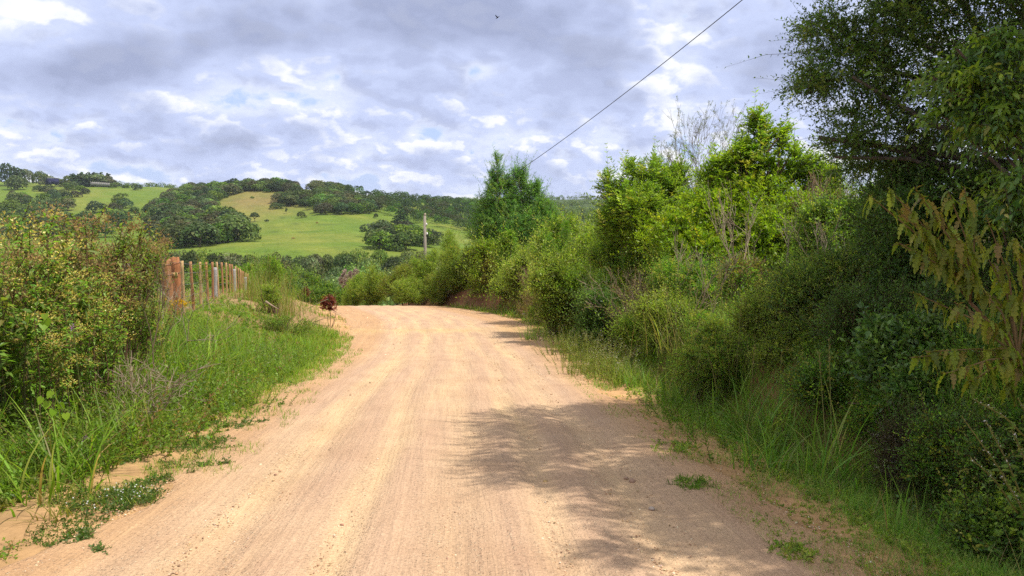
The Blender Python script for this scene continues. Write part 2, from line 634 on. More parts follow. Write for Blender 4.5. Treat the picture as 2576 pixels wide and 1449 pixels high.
def H_far(x, y):
    px = 1288 + F_PX * x / np.maximum(y, 5.0) / .995
    u = np.clip((px - GX[0]) / (GX[1] - GX[0]), 0, len(GX) - 1.001)
    v = np.clip((np.log(np.maximum(y, 60)) - GLY[0]) / (GLY[1] - GLY[0]), 0, len(GLY) - 1.001)
    i0, j0 = u.astype(int), v.astype(int)
    fu, fv = u - i0, v - j0
    z = (ZG[j0, i0] * (1 - fu) * (1 - fv) + ZG[j0, i0 + 1] * fu * (1 - fv) + ZG[j0 + 1, i0] * (1 - fu) * fv + ZG[j0 + 1, i0 + 1] * fu * fv)
    return z - np.maximum(y - 2200, 0) * .012


LB_H = smooth1([-12, 0, 8, 14, 20, 27, 38, 50, 90], [.25, .3, .45, .7, 1.0, 1.15, 1.0, .5, .5], 1.5)
RB_H = smooth1([-12, 0, 6, 14, 22, 30, 40, 50, 60, 90], [.7, .8, .9, 1.05, 1.2, 1.2, 1.1, 1.0, .8, .6], 1.5)


def H_near(x, y, cut=True):
    zr = ROAD_Z(y)
    L, R = ROAD_L(y), ROAD_R(y)
    dl, dr = L - x, x - R
    z = zr + LB_H(y) * sstep(.3, 4.2, dl) - .13 * np.maximum(dl - 7, 0)
    z = z - .16 * sstep(.7, 1.3, dr) * (1 - sstep(1.3, 2.2, dr)) + RB_H(y) * sstep(1.25, 2.25, dr) + .16 * np.clip(dr - 2.2, 0, 14)
    p = np.stack([x, y], -1).reshape(-1, 2)
    off = (vnoise(p, 2.6, 3).reshape(x.shape) - .5) * .28 + (vnoise(p, .8, 4).reshape(x.shape) - .5) * .07
    z = z + off * np.maximum(sstep(.1, 1.6, dl), sstep(.1, 1.6, dr))
    if cut:
        z = z - .10 * sstep(-.05, -.4, np.maximum(dl, dr))
    return z


def H(x, y, cut=False):
    x = np.asarray(x, float)
    y = np.asarray(y, float)
    x, y = np.broadcast_arrays(x, y)
    wgt = sstep(50, 84, y)
    zn = H_near(x, np.minimum(y, 90), cut)
    zf = H_far(x, y)
    far = zn * (1 - wgt) + zf * wgt
    p = np.stack([x, y], -1).reshape(-1, 2)
    return far + (vnoise(p, 60, 9).reshape(x.shape) - .5) * 3.0 * sstep(150, 500, y)


def h1(x, y):
    return float(H(np.array([x]), np.array([y]))[0])


def P(px, py, Y):
    """World point on the ray of a picture pixel at depth Y."""
    d = pix_dir(px, py)
    t = Y / d.y
    return np.array((d.x * t, Y, CAM_Z + d.z * t))


def ground(px, Y):
    x = (px - 1288) / F_PX * Y
    return np.array((x, Y, h1(x, Y)))


_ys = np.exp(np.linspace(math.log(90), math.log(2100), 900))


def hit(px, py, ymin=300):
    d = pix_dir(px, py)
    ys = _ys[_ys > ymin]
    xs = d.x / d.y * ys
    zs = CAM_Z + d.z / d.y * ys
    b = np.nonzero(zs < H(xs, ys))[0]
    if len(b) == 0: return None
    i0 = b[0]
    return np.array((xs[i0], ys[i0], h1(xs[i0], ys[i0])))


# one polar sheet from the camera's feet to the horizon
az = np.concatenate([np.linspace(-180, -46, 68)[:-1], np.linspace(-46, 46, 400), np.linspace(46, 180, 68)[1:-1]])
rad_ = np.concatenate([[0.0], np.exp(np.linspace(math.log(.35), math.log(9000), 430))])
A, R_ = np.meshgrid(np.radians(az), rad_)
X, Y_ = np.sin(A) * R_, np.cos(A) * R_
yc_ = np.where(Y_ < 0, np.maximum(Y_, -12), Y_)
Z = H(X, yc_, True)
Z = np.where(R_ > 2500, Z - (R_ - 2500) * .004, Z)
na, nr = len(az), len(rad_)
idx = np.arange(na * nr).reshape(nr, na)
nx = np.roll(idx, -1, 1)
quads = np.stack([idx[:-1], idx[1:], nx[1:], nx[:-1]], -1)[:, :, ::-1].reshape(-1, 4)
# land cover: bare sandy soil, cut red bank, litter under bushes, pasture, dry hilltop
dl_, dr_ = ROAD_L(np.clip(yc_, -12, 90)) - X, X - ROAD_R(np.clip(yc_, -12, 90))
pp = np.stack([X.ravel(), Y_.ravel()], 1)
nA, nB = vnoise(pp, 3.0, 21).reshape(X.shape), vnoise(pp, 90, 22).reshape(X.shape)
nC = vnoise(pp, 18, 23).reshape(X.shape)


def lerp(a, b, f):
    return np.asarray(a) * (1 - f[..., None]) + np.asarray(b) * f[..., None]


sand = np.array((.47, .28, .135))
cover_c = lerp(sand, (.27, .175, .09), sstep(.3, 1.6, dl_) * .9 * np.ones_like(X))
cover_c = lerp(cover_c, (.20, .095, .05), sstep(.9, 1.6, dr_) * (1 - sstep(2.2, 3.2, dr_)))
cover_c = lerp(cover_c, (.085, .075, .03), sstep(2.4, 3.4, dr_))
cover_c = lerp(cover_c, (.16, .13, .05), sstep(4, 7, dl_) * .8)
past = lerp((.120, .180, .024), (.165, .195, .034), sstep(.35, .75, nB))
past = lerp(past, (.095, .160, .022), sstep(.5, .8, nC) * .55)
PXc = 1288 + F_PX * X / np.maximum(Y_, 5)
hilltop = np.exp(-((PXc - 660) / 95) ** 2 - ((Y_ - 800) / 85) ** 2)
past = lerp(past, (.21, .20, .05), np.clip(np.exp(-((PXc - 610) / 75) ** 2 - ((Y_ - 745) / 80) ** 2) * (.3 + 1.1 * vnoise(pp * np.array((1, .25)), 9, 24).reshape(X.shape)), 0, 1))
past = lerp(past, (.205, .165, .06), np.clip(hilltop * 1.15 * (.35 + 1.2 * vnoise(pp * np.array((1, .4)), 14, 25).reshape(X.shape)), 0, 1))
for c0_, a0_, w0_, x0_, x1_ in ((628, 9, 2.4, 700, 960), (560, 7, 1.8, 640, 900), (680, 12, 2.2, 560, 800)):   # cattle paths along the slope
    past = lerp(past, (.085, .115, .03), np.exp(-((Y_ - c0_ - a0_ * np.sin(PXc / 47.0)) / w0_) ** 2) * sstep(x0_, x0_ + 40, PXc) * (1 - sstep(x1_ - 40, x1_, PXc)) * .75)
past = lerp(past, (.055, .085, .022), sstep(1180, 1300, PXc) * sstep(300, 500, Y_))
cover_c = lerp(cover_c, past, sstep(60, 95, Y_) * np.ones_like(X))
acc = Acc()
acc.add(np.stack([X, Y_, Z], -1).reshape(-1, 3), cover_c.reshape(-1, 3), quads=quads)
m = bpy.data.materials.new("land")
m.use_nodes = True
t = NT(m.node_tree)
att = t.n('ShaderNodeAttribute', attribute_name="tint")
geo = t.n('ShaderNodeNewGeometry')
n1 = t.noise(geo.outputs['Position'], 3.5, 8, .65)
n2 = t.noise(geo.outputs['Position'], .06, 7, .6)
c = t.mix(1, att.outputs['Color'], t.comb(*[t.ramp(n1, .3, .7, .74, 1.26, False)] * 3), 'MULTIPLY')
n3 = t.noise(geo.outputs['Position'], .45, 6, .7)
c = t.mix(1, c, t.comb(t.ramp(n2, .3, .7, .80, 1.2, False), t.ramp(n2, .3, .7, .86, 1.13, False), t.ramp(n2, .3, .7, .86, 1.13, False)), 'MULTIPLY')
c = t.mix(1, c, t.comb(*[t.ramp(n3, .35, .65, .76, 1.20, False)] * 3), 'MULTIPLY')
b = t.n('ShaderNodeBsdfPrincipled')
t.put(b.inputs['Base Color'], c)
b.inputs['Roughness'].default_value = .95
b.inputs['Specular IOR Level'].default_value = .08
bp = t.n('ShaderNodeBump')
bp.inputs['Strength'].default_value = .6
bp.inputs['Distance'].default_value = .03
t.put(bp.inputs['Height'], t.noise(geo.outputs['Position'], 14, 7, .65))
t.put(b.inputs['Normal'], bp.outputs[0])
o = t.n('ShaderNodeOutputMaterial')
t.t.links.new(b.outputs[0], o.inputs[0])
tag(link("ground", acc.mesh("ground", m)), kind="structure")

# ------------------------------------------------------------------ the dirt road: a sheet with worn wheel tracks and a ragged edge
rng = np.random.default_rng(5)
yr = np.concatenate([np.linspace(-6, 3, 30)[:-1], np.exp(np.linspace(math.log(3), math.log(62), 620))])
sr = np.linspace(-.04, 1.04, 96)
SR, YY = np.meshgrid(sr, yr)
Lr, Rr = ROAD_L(YY), ROAD_R(YY)
edge_n = (vnoise(np.stack([YY[:, 0], YY[:, 0] * 0], 1), 1.2, 31) - .5) * .5
edge_m = (vnoise(np.stack([YY[:, 0], YY[:, 0] * 0], 1), 1.4, 32) - .5) * .5
Lr = Lr + edge_n[:, None] - .25
Rr = Rr + edge_m[:, None] + .22
XX = Lr + (Rr - Lr) * SR
ctr = (Lr + Rr) / 2
lat = XX - (ROAD_L(YY) + ROAD_R(YY)) / 2         # metres from the middle
# wheel tracks: smooth hollows; gravel ridges between them
TRK = [(-1.35, .24), (-.62, .16), (.12, .26), (.78, .17), (1.42, .22)]
wv = (vnoise(np.stack([YY.ravel() * .35, YY.ravel() * 0], 1), 1.6, 33).reshape(YY.shape) - .5) * .35
track = np.zeros_like(XX)
for c0, w0 in TRK:
    track = np.maximum(track, np.exp(-((lat - c0 - wv * (1 if c0 > 0 else .6)) / w0) ** 2))
pr = np.stack([XX.ravel(), YY.ravel()], 1)
ZZ = (ROAD_Z(YY) + .012 - .034 * track + .03 * np.exp(-(lat / 1.6) ** 2)
      + (vnoise(pr * np.array((1, .5)), .5, 34).reshape(XX.shape) - .5) * .012 + (vnoise(pr, .17, 35).reshape(XX.shape) - .5) * .008)
ZZ = ZZ - .10 * (sstep(.02, -.04, SR) + sstep(.98, 1.04, SR))
smoothc, gravc = np.array((.575, .40, .235)), np.array((.485, .322, .215))
nR = vnoise(pr * np.array((1, .10)), .45, 36).reshape(XX.shape)
f_ = np.clip(track * .72 * (.5 + .8 * nR) + .35 * sstep(.45, .8, nR), 0, 1)
Cr = lerp(gravc, smoothc, f_)
Cr = lerp(Cr, (.48, .29, .15), np.maximum(sstep(-1.7, -2.3, lat), sstep(1.75, 2.4, lat)) * .8)
Cr = lerp(Cr, (.60, .43, .17), np.exp(-((YY - 26.5 - .12 * lat) / 1.1) ** 2) * .6 * vnoise(pr, 1.5, 38).reshape(XX.shape))
iv = np.arange(XX.size).reshape(XX.shape)
q4 = np.stack([iv[:-1, :-1], iv[:-1, 1:], iv[1:, 1:], iv[1:, :-1]], -1).reshape(-1, 4)
acc = Acc()
acc.add(np.stack([XX, YY, ZZ], -1).reshape(-1, 3), Cr.reshape(-1, 3), quads=q4)
m = bpy.data.materials.new("road_dirt")
m.use_nodes = True
t = NT(m.node_tree)
att = t.n('ShaderNodeAttribute', attribute_name="tint")
geo = t.n('ShaderNodeNewGeometry')
pos = geo.outputs['Position']
uvn = t.n('ShaderNodeUVMap')
streak = t.noise(t.vec('MULTIPLY', uvn.outputs[0], (1, .05, 1)), 7, 7, .62)
streak2 = t.noise(t.vec('MULTIPLY', uvn.outputs[0], (1, .035, 1)), 24, 5, .6)
c = t.mix(1, att.outputs['Color'], t.comb(t.ramp(streak, .3, .7, .92, 1.07, False), t.ramp(streak, .3, .7, .92, 1.07, False), t.ramp(streak, .3, .7, .94, 1.05, False)), 'MULTIPLY')
c = t.mix(1, c, t.comb(*[t.ramp(streak2, .3, .7, .92, 1.07, False)] * 3), 'MULTIPLY')
blot = t.noise(pos, 1.3, 6, .6)
c = t.mix(1, c, t.comb(t.ramp(blot, .3, .7, .92, 1.07, False), t.ramp(blot, .3, .7, .89, 1.09, False), t.ramp(blot, .3, .7, .88, 1.10, False)), 'MULTIPLY')
vor = t.n('ShaderNodeTexVoronoi', feature='F1')
t.put(vor.inputs['Vector'], pos)
vor.inputs['Scale'].default_value = 46
peb = t.ramp(vor.outputs['Distance'], .18, .42, 1, 0)
rnd = t.sep(vor.outputs['Color'])[0]
sel = t.math('MULTIPLY', t.math('MULTIPLY', peb, t.ramp(rnd, .34, .42)), t.ramp(streak, .36, .6, 1.0, .25))
stone = t.mix(t.sep(vor.outputs['Color'])[1], (.30, .15, .085, 1), (.80, .64, .44, 1))
c = t.mix(t.math('MULTIPLY', sel, .8), c, stone)
fine = t.noise(pos, 52, 6, .78)
c = t.mix(1, c, t.comb(*[t.ramp(fine, .32, .68, .70, 1.28, False)] * 3), 'MULTIPLY')
b = t.n('ShaderNodeBsdfPrincipled')
t.put(b.inputs['Base Color'], c)
b.inputs['Roughness'].default_value = .92
b.inputs['Specular IOR Level'].default_value = .1
hh = t.math('ADD', t.math('MULTIPLY_ADD', streak2, 1.2, t.math('MULTIPLY', sel, .6)), t.math('ADD', t.math('MULTIPLY', fine, .35), t.math('MULTIPLY', t.noise(pos, 34, 5, .65), .8)))
bp = t.n('ShaderNodeBump')
bp.inputs['Strength'].default_value = .8
bp.inputs['Distance'].default_value = .022
t.put(bp.inputs['Height'], hh)
t.put(b.inputs['Normal'], bp.outputs[0])
o = t.n('ShaderNodeOutputMaterial')
t.t.links.new(b.outputs[0], o.inputs[0])
road = tag(link("road", acc.mesh("road", m, uv=np.stack([lat.ravel(), YY.ravel()], 1))), kind="structure")


def road_z(x, y):
    """Height of the visible surface near the road."""
    return H(x, y)

# ------------------------------------------------------------------ far trees on the hills and in the valley
BARK = (.16, .12, .085)
FARPAL = [((0.0784, 0.1202, 0.0313), 3), ((0.1019, 0.1463, 0.034), 3), ((0.0627, 0.1019, 0.0313), 2), ((0.128, 0.1634, 0.0444), 1.2)]
FARPAL_B = [((0.1052, 0.1098, 0.0458), 2), ((0.0801, 0.0984, 0.0389), 2), ((0.1258, 0.1201, 0.0572), 1)]
FARPAL_G = [((0.1029, 0.1815, 0.0267), 2), ((0.1271, 0.2118, 0.0315), 2), ((0.0847, 0.1452, 0.029), 1)]
FARPAL_D = [((0.0475, 0.0808, 0.0309), 3), ((0.0594, 0.0927, 0.0321), 2)]


def crown_points(lobes, n, rng, low=-.35):
    """Points and outward normals on the upper skins of a set of balls, inner ones left out."""
    lobes = np.asarray(lobes, float)
    wts = (lobes[:, 3] * lobes[:, 4] * lobes[:, 5]) ** (2 / 3)
    i = rng.choice(len(lobes), n, p=wts / wts.sum())
    u = unit(rng.normal(0, 1, (n, 3)))
    u[:, 2] = np.where(u[:, 2] < low, -u[:, 2], u[:, 2])
    r = rng.uniform(.78, 1.08, n)[:, None]
    p = lobes[i, :3] + u * lobes[i, 3:] * r
    keep = np.ones(n, bool)
    for j in range(len(lobes)):
        dd = np.linalg.norm((p - lobes[j, :3]) / lobes[j, 3:], axis=1)
        keep &= ~((dd < .72) & (i != j))
    return p[keep], unit(u / lobes[i, 3:] * lobes[i, 3:].mean(1, keepdims=True))[keep]


def tree_mesh(name, seed, nleaf, size, pal, form='round', trunk=True, mat=None):
    """A tree one metre tall: balls of leaf clumps over a forked trunk."""
    rng = np.random.default_rng(seed)
    lob = []
    if form == 'round':
        for k_ in range(10):
            a = rng.uniform(0, 6.28)
            r = rng.uniform(.08, .34)
            z = rng.uniform(.34, .78) - r * .2
            s_ = rng.uniform(.15, .25)
            lob.append((r * math.cos(a), r * math.sin(a), z, s_ * 1.15, s_ * 1.15, s_ * .85))
        lob.append((0, 0, .68, .26, .26, .24))
    elif form == 'umbrella':
        for k_ in range(9):
            a = rng.uniform(0, 6.28)
            r = rng.uniform(.1, .5)
            s_ = rng.uniform(.17, .25)
            lob.append((r * math.cos(a), r * math.sin(a), rng.uniform(.62, .74) - r * .18, s_ * 1.2, s_ * 1.2, s_ * .85))
        lob.append((0, 0, .72, .36, .36, .22))
    elif form == 'bushy':
        for k_ in range(9):
            a = rng.uniform(0, 6.28)
            r = rng.uniform(.15, .5)
            s_ = rng.uniform(.2, .32)
            lob.append((r * math.cos(a), r * math.sin(a), rng.uniform(.2, .6), s_ * 1.15, s_ * 1.15, s_))
        lob.append((0, 0, .55, .4, .4, .4))
    elif form == 'conifer':
        for k_ in range(16):
            z = .12 + .86 * k_ / 15
            r = .27 * (1 - z) + .05
            a = GA * k_
            lob.append((r * .55 * math.cos(a), r * .55 * math.sin(a), z, r, r, .085))
    elif form == 'tall':
        for k_ in range(9):
            a = rng.uniform(0, 6.28)
            r = rng.uniform(.03, .16)
            s_ = rng.uniform(.09, .15)
            lob.append((r * math.cos(a), r * math.sin(a), rng.uniform(.45, .92), s_ * 1.1, s_ * 1.1, s_))
    acc = Acc()
    if trunk:
        wob = rng.normal(0, .012, (5, 3))
        tp = np.array([(0, 0, z) for z in (-.12, .1, .3, .5, .7)]) + wob
        tube(acc, tp, np.array([.032, .024, .019, .013, .007]), BARK, 6)
        for k_ in range(5):
            l_ = lob[rng.integers(len(lob))]
            tube(acc, [tp[2], (np.array(l_[:3]) + tp[2]) / 2 + (0, 0, .03), l_[:3]], [.013, .009, .004], BARK, 5, cap=False)
    p, n_ = crown_points(lob, nleaf, rng)
    k_ = len(p)
    d = unit(np.cross(n_, rng.normal(0, 1, (k_, 3))) + n_ * .35 + rng.normal(0, .25, (k_, 3)))
    nn = unit(n_ + rng.normal(0, .45, (k_, 3)))
    sz = size * rng.uniform(.6, 1.3, k_)
    C = pick(pal, k_, rng, .22)
    leaves(acc, p - d * sz[:, None] * .5, d, nn, sz, sz * .8, C)
    return acc.mesh(name, mat or M_FAR)


NEARP = [[(tuple(1.3 * v for v in c_), w_) for c_, w_ in p_] for p_ in (FARPAL, FARPAL_B, FARPAL_G, FARPAL_D, FARPAL, [((.11, .125, .062), 1), ((.09, .11, .046), 1)])]
FT = {
    'round': [tree_mesh("forest_tree", 10 + i_, 1500, .085, [FARPAL, FARPAL_B, FARPAL, FARPAL_G, FARPAL_D][i_]) for i_ in range(5)],
    'umbrella': [tree_mesh("spreading_tree", 20 + i_, 1700, .085, [FARPAL, FARPAL_B, FARPAL_D][i_], 'umbrella') for i_ in range(3)],
    'bushy': [tree_mesh("bushy_tree", 30 + i_, 1700, .10, [FARPAL, FARPAL_B, FARPAL_G, FARPAL_D][i_], 'bushy') for i_ in range(4)],
    'conifer': [tree_mesh("pine_tree", 40 + i_, 1300, .085, FARPAL_D, 'conifer') for i_ in range(2)],
    'tall': [tree_mesh("tall_tree", 45 + i_, 900, .075, FARPAL, 'tall') for i_ in range(2)],
    'near': [tree_mesh("valley_tree", 50 + i_, 6500, .042, NEARP[i_], ['round', 'bushy', 'bushy', 'round', 'bushy', 'round'][i_]) for i_ in range(6)],
}


def inside(poly, x, y):
    r = False
    j = len(poly) - 1
    for i in range(len(poly)):
        xi, yi = poly[i]
        xj, yj = poly[j]
        if (yi > y) != (yj > y) and x < (xj - xi) * (y - yi) / (yj - yi) + xi: r = not r
        j = i
    return r


def put_tree(mesh, pos, h, rng, name, label, cat="tree", group=None, wide=1.0, rz=None):
    o = link(name, mesh)
    o.location = (pos[0], pos[1], pos[2] - (.02 if name in ('pasture_tree', 'pine_tree') else .10) * h)
    o.scale = (h * wide, h * wide, h)
    o.rotation_euler = (0, 0, rng.uniform(0, 6.28) if rz is None else rz)
    return tag(o, label, cat, group)


def grove(poly, spacing, hts, kinds, label, group, seed, n_max=200, ymin=300, tries=900, name="forest_tree", wide=(1.0, 1.35)):
    rng = np.random.default_rng(seed)
    xs, ys = [p[0] for p in poly], [p[1] for p in poly]
    kept = []
    for _ in range(tries):
        px, py = rng.uniform(min(xs), max(xs)), rng.uniform(min(ys), max(ys))
        if not inside(poly, px, py): continue
        g = hit(px, py, ymin)
        if g is None: continue
        if any((g[0] - k_[0]) ** 2 + (g[1] - k_[1]) ** 2 < spacing ** 2 for k_ in kept): continue
        kept.append(g)
        kd = kinds[rng.integers(len(kinds))]
        ms = FT[kd]
        put_tree(ms[rng.integers(len(ms))], g, rng.uniform(*hts), rng, name, label, "tree", group, rng.uniform(*wide))
        if len(kept) >= n_max: break
    return kept


grove([(372, 528), (470, 478), (560, 466), (600, 462), (604, 486), (560, 503), (530, 512), (540, 536), (470, 556), (372, 580)], 8.8, (10.5, 14.5), ['bushy', 'bushy', 'round', 'bushy'],
      "dark round tree in the wood on the hillside left of the dry hilltop", "trees of the hillside wood left of the hilltop", 101, 90, tries=1300)
grove([(585, 474), (640, 468), (700, 472), (750, 480), (745, 490), (690, 481), (600, 484)], 5.6, (11, 15), ['bushy', 'bushy', 'bushy'],
      "round tree on the hilltop skyline above the dry slope", "trees along the hilltop skyline", 102, 40)
grove([(690, 516), (715, 500), (760, 494), (850, 494), (900, 510), (955, 534), (905, 541), (850, 543), (800, 541), (780, 522), (740, 522)], 8.6, (10.5, 14.5), ['bushy', 'bushy', 'round', 'bushy'],
      "round tree in the grove across the top of the green pasture", "trees of the grove above the pasture", 103, 62)
grove([(760, 482), (780, 476), (850, 474), (892, 486), (880, 492), (800, 486)], 8, (11, 15), ['bushy', 'bushy', 'bushy'],
      "flat topped tree on the ridge right of the hilltop", "trees on the ridge right of the hilltop", 104, 14)
# the closed forest right of the pasture reads as one mass: one object
def forest_mass(poly, spacing, hts, label, seed, name, n_max=150, tries=2500):
    rng = np.random.default_rng(seed)
    xs, ys = [p[0] for p in poly], [p[1] for p in poly]
    kept, acc_ = [], Acc()
    for _ in range(tries):
        px, py = rng.uniform(min(xs), max(xs)), rng.uniform(min(ys), max(ys))
        if not inside(poly, px, py): continue
        g = hit(px, py, 300)
        if g is None or any((g[0] - q[0]) ** 2 + (g[1] - q[1]) ** 2 < spacing ** 2 for q in kept): continue
        kept.append(g)
        h = rng.uniform(*hts)
        lob_ = [(g[0] + rng.normal(0, .22) * h, g[1] + rng.normal(0, .22) * h, g[2] + h * rng.uniform(.25, .78), h * rng.uniform(.2, .34), h * rng.uniform(.2, .34), h * rng.uniform(.18, .28)) for _ in range(8)]
        p, nn = crown_points(lob_, 620, rng)
        d = unit(np.cross(nn, rng.normal(0, 1, p.shape)) + nn * .35 + rng.normal(0, .25, p.shape))
        sz = rng.uniform(.6, 1.35, len(p))
        c_ = pick([FARPAL, FARPAL, FARPAL_B, FARPAL_G, FARPAL_D][rng.integers(5)], len(p), rng, .2) * rng.uniform(.75, 1.2)
        leaves(acc_, p - d * sz[:, None] * .5, d, unit(nn + rng.normal(0, .45, p.shape)), sz, sz * .8, c_)
        if len(kept) >= n_max: break
    tag(link(name, acc_.mesh(name, M_FAR)), label, "forest", kind="stuff")


forest_mass([(895, 496), (1000, 503), (1100, 511), (1190, 517), (1230, 560), (1210, 600), (1150, 582), (1080, 568), (1010, 556), (960, 536), (900, 514)], 9.0, (10, 14),
            "closed dark forest on the slope right of the pasture", 105, "forest")
grove([(372, 580), (430, 556), (500, 546), (560, 550), (612, 585), (616, 604), (560, 622), (470, 622), (390, 622)], 10, (14, 19), ['bushy', 'bushy', 'bushy'],
      "large dark tree in the wood at the left foot of the pasture", "trees of the wood at the left foot of the pasture", 106, 38, 280)
grove([(938, 612), (960, 598), (1010, 594), (1060, 600), (1088, 622), (1060, 634), (960, 630)], 6.5, (11, 15), ['bushy'],
      "dark leafy tree in the clump left of the utility pole", "trees of the clump beside the utility pole", 107, 16, 280, wide=(1.15, 1.4))
grove([(0, 500), (60, 492), (110, 510), (250, 495), (330, 512), (350, 560), (240, 610), (0, 610)], 11, (10, 16), ['round', 'bushy'],
      "tree on the left hillside seen between the yellow flowered weeds", "trees on the left hillside behind the weeds", 108, 50, 300, name="hillside_tree")
grove([(100, 482), (170, 470), (228, 486), (220, 505), (110, 500)], 9, (9, 13), ['bushy', 'round'],
      "dark tree in the thicket below the hill house", "trees of the thicket below the hill house", 109, 12, 300)
rngF = np.random.default_rng(77)


def single(px, py, h, kind, i_, name, label, wide=1.2, cat="tree", ymin=300):
    g = hit(px, py, ymin)
    if g is None:
        g = ground(px, 1120)
    return put_tree(FT[kind][i_], g, h, rngF, name, label, cat, None, wide)


# lone trees and bushes one can point at
def lone_tree():
    g = hit(641, 558)
    root = empty("pasture_tree", g, "lone umbrella shaped tree standing in the open green pasture", "tree")
    rng = np.random.default_rng(3)
    h = 8.6
    acc = Acc()
    tube(acc, np.array([(0, 0, -.4), (.1, 0, 1.2), (-.05, .1, 2.4), (.2, 0, 3.6)]), [.28, .22, .18, .1], (.13, .09, .06), 7)
    for k_ in range(7):
        a = k_ * .9
        tube(acc, [(0, .05, 2.2), (1.2 * math.cos(a), 1.2 * math.sin(a), 3.6), (2.6 * math.cos(a), 2.6 * math.sin(a), 4.9)], [.13, .09, .04], (.13, .09, .06), 5)
    link("trunk", acc.mesh("trunk", M_BARK), root)
    acc = Acc()
    lob = [(0, 0, 5.9, 3.2, 3.2, 1.9)] + [(2.7 * math.cos(a), 2.7 * math.sin(a), 4.9 + rng.uniform(-.5, .6), 1.5, 1.5, 1.15) for a in np.arange(7) * .9]
    p, n_ = crown_points(lob, 2600, rng)
    d = unit(np.cross(n_, rng.normal(0, 1, p.shape)) + n_ * .3)
    sz = rng.uniform(.3, .7, len(p))
    leaves(acc, p, d, unit(n_ + rng.normal(0, .4, p.shape)), sz, sz * .8, pick(FARPAL_D + FARPAL_B, len(p), rng, .2))
    link("crown", acc.mesh("crown", M_FAR), root)


lone_tree()
single(693, 526, 7.0, 'bushy', 3, "pasture_bush", "dark bush clump at the left end of the pasture grove", 1.7)
single(720, 538, 5.6, 'tall', 0, "sapling", "thin sapling alone on the pasture below the grove", 1.0)
single(758, 548, 6.5, 'bushy', 0, "pasture_bush", "grey green bush in front of the grove on the pasture", 1.1)
single(672, 558, 2.4, 'bushy', 3, "pasture_bush", "tiny round bush just right of the lone pasture tree", 1.4)
single(670, 484, 4.6, 'bushy', 2, "hilltop_bush", "bright green bush on the dry brown hilltop slope", 1.5)
single(634, 500, 2.6, 'bushy', 2, "hilltop_bush", "small green bush lower down the dry hilltop slope", 1.2)
single(946, 549, 5.0, 'bushy', 0, "pasture_bush", "small bush alone near the right edge of the pasture", .7)
single(1009, 562, 15.0, 'conifer', 0, "dark_conifer", "dark conical tree standing before the forest edge by the pasture", 1.5)
single(347, 478, 9.0, 'bushy', 3, "hillside_bush", "round dark bush alone on the left skyline pasture", 1.3)
single(745, 471, 10.5, 'tall', 1, "skyline_tree", "thin crowned tree on the skyline right of the hilltop wood", 1.3)
# around the house on the left hill
for px, py, h, kd, i_, wd, lab in [
        (20, 468, 36, 'bushy', 3, .85, "tallest dark tree at the left end of the hill by the frame edge"),
        (40, 478, 22, 'bushy', 0, 1.1, "broad dark tree in front of the tallest tree on the left hill"),
        (64, 462, 25, 'bushy', 1, .8, "round grey green tree left of the hill house"),
        (101, 470, 25, 'bushy', 0, .75, "green tree standing just left of the hill house"),
        (98, 481, 9, 'bushy', 0, 1.3, "low tree below the hill house with shade under it"),
        (138, 457, 17, 'bushy', 0, .9, "spreading tree behind the hill house"),
        (162, 461, 10, 'bushy', 3, 1.5, "low hedge tree right of the hill house"),
        (60, 507, 13, 'bushy', 2, .9, "pale green bush on the slope below the tallest hill tree"),
        (300, 462, 9, 'bushy', 0, 1.6, "rounded tree right of the pine row"),
        (322, 463, 6.0, 'bushy', 2, 1.6, "paler low tree second right of the pine row")]:
    single(px, py, h, kd, i_, "hill_tree", lab, wd)
for i_ in range(17):
    put_tree(FT['round' if i_ % 3 == 0 else 'conifer'][i_ % 2], ground(184 + i_ * 6.1, 1130 + rngF.uniform(-12, 12)) - np.array((0, 0, 1.0)), rngF.uniform(17, 21.5), rngF, "pine_tree",
             "dark pine in the planted row along the left skyline", "tree", "pines of the skyline row", 1.6)

# valley woods between the road crest and the pasture
def valley(specs, label, group, seed, name="valley_tree"):
    rng = np.random.default_rng(seed)
    for px, pyt, Y, h, i_, wd in specs:
        top = P(px, pyt, Y)
        z = h1(top[0], Y)
        hh = max(top[2] - z, h * .55)
        put_tree(FT['near'][i_], (top[0], Y, top[2] - hh), hh, rng, name, label, "tree", group, wd * h / hh)


rv = np.random.default_rng(15)
sp = []
for px in range(330, 1190, 26):          # far row at the foot of the pasture
    sp.append((px + rv.uniform(-9, 9), 612 + rv.uniform(-9, 9) - 14 * math.exp(-((px - 480) / 90) ** 2), rv.uniform(235, 300), rv.uniform(11, 14), [0, 4, 1, 0, 5, 3][rv.integers(6)], rv.uniform(.85, 1.1)))
valley(sp, "tree in the back row of the valley wood below the pasture", "back row of the valley wood", 201)
sp = []
for px in range(340, 1190, 36):
    sp.append((px + rv.uniform(-12, 12), 640 + rv.uniform(-12, 10), rv.uniform(150, 200), rv.uniform(10, 13), [0, 4, 1, 5, 2, 3][rv.integers(6)], rv.uniform(.8, 1.05)))
valley(sp, "tree in the middle of the valley wood beyond the road", "middle of the valley wood", 202)
sp = []
for px in range(620, 1130, 40):
    sp.append((px + rv.uniform(-12, 12), 668 + rv.uniform(-12, 12), rv.uniform(98, 130), rv.uniform(9, 11), [0, 4, 5, 2, 3, 1][rv.integers(6)], rv.uniform(.75, 1.0)))
valley(sp, "tree in the front of the valley wood beyond the road crest", "front of the valley wood", 203)
rv = np.random.default_rng(16)
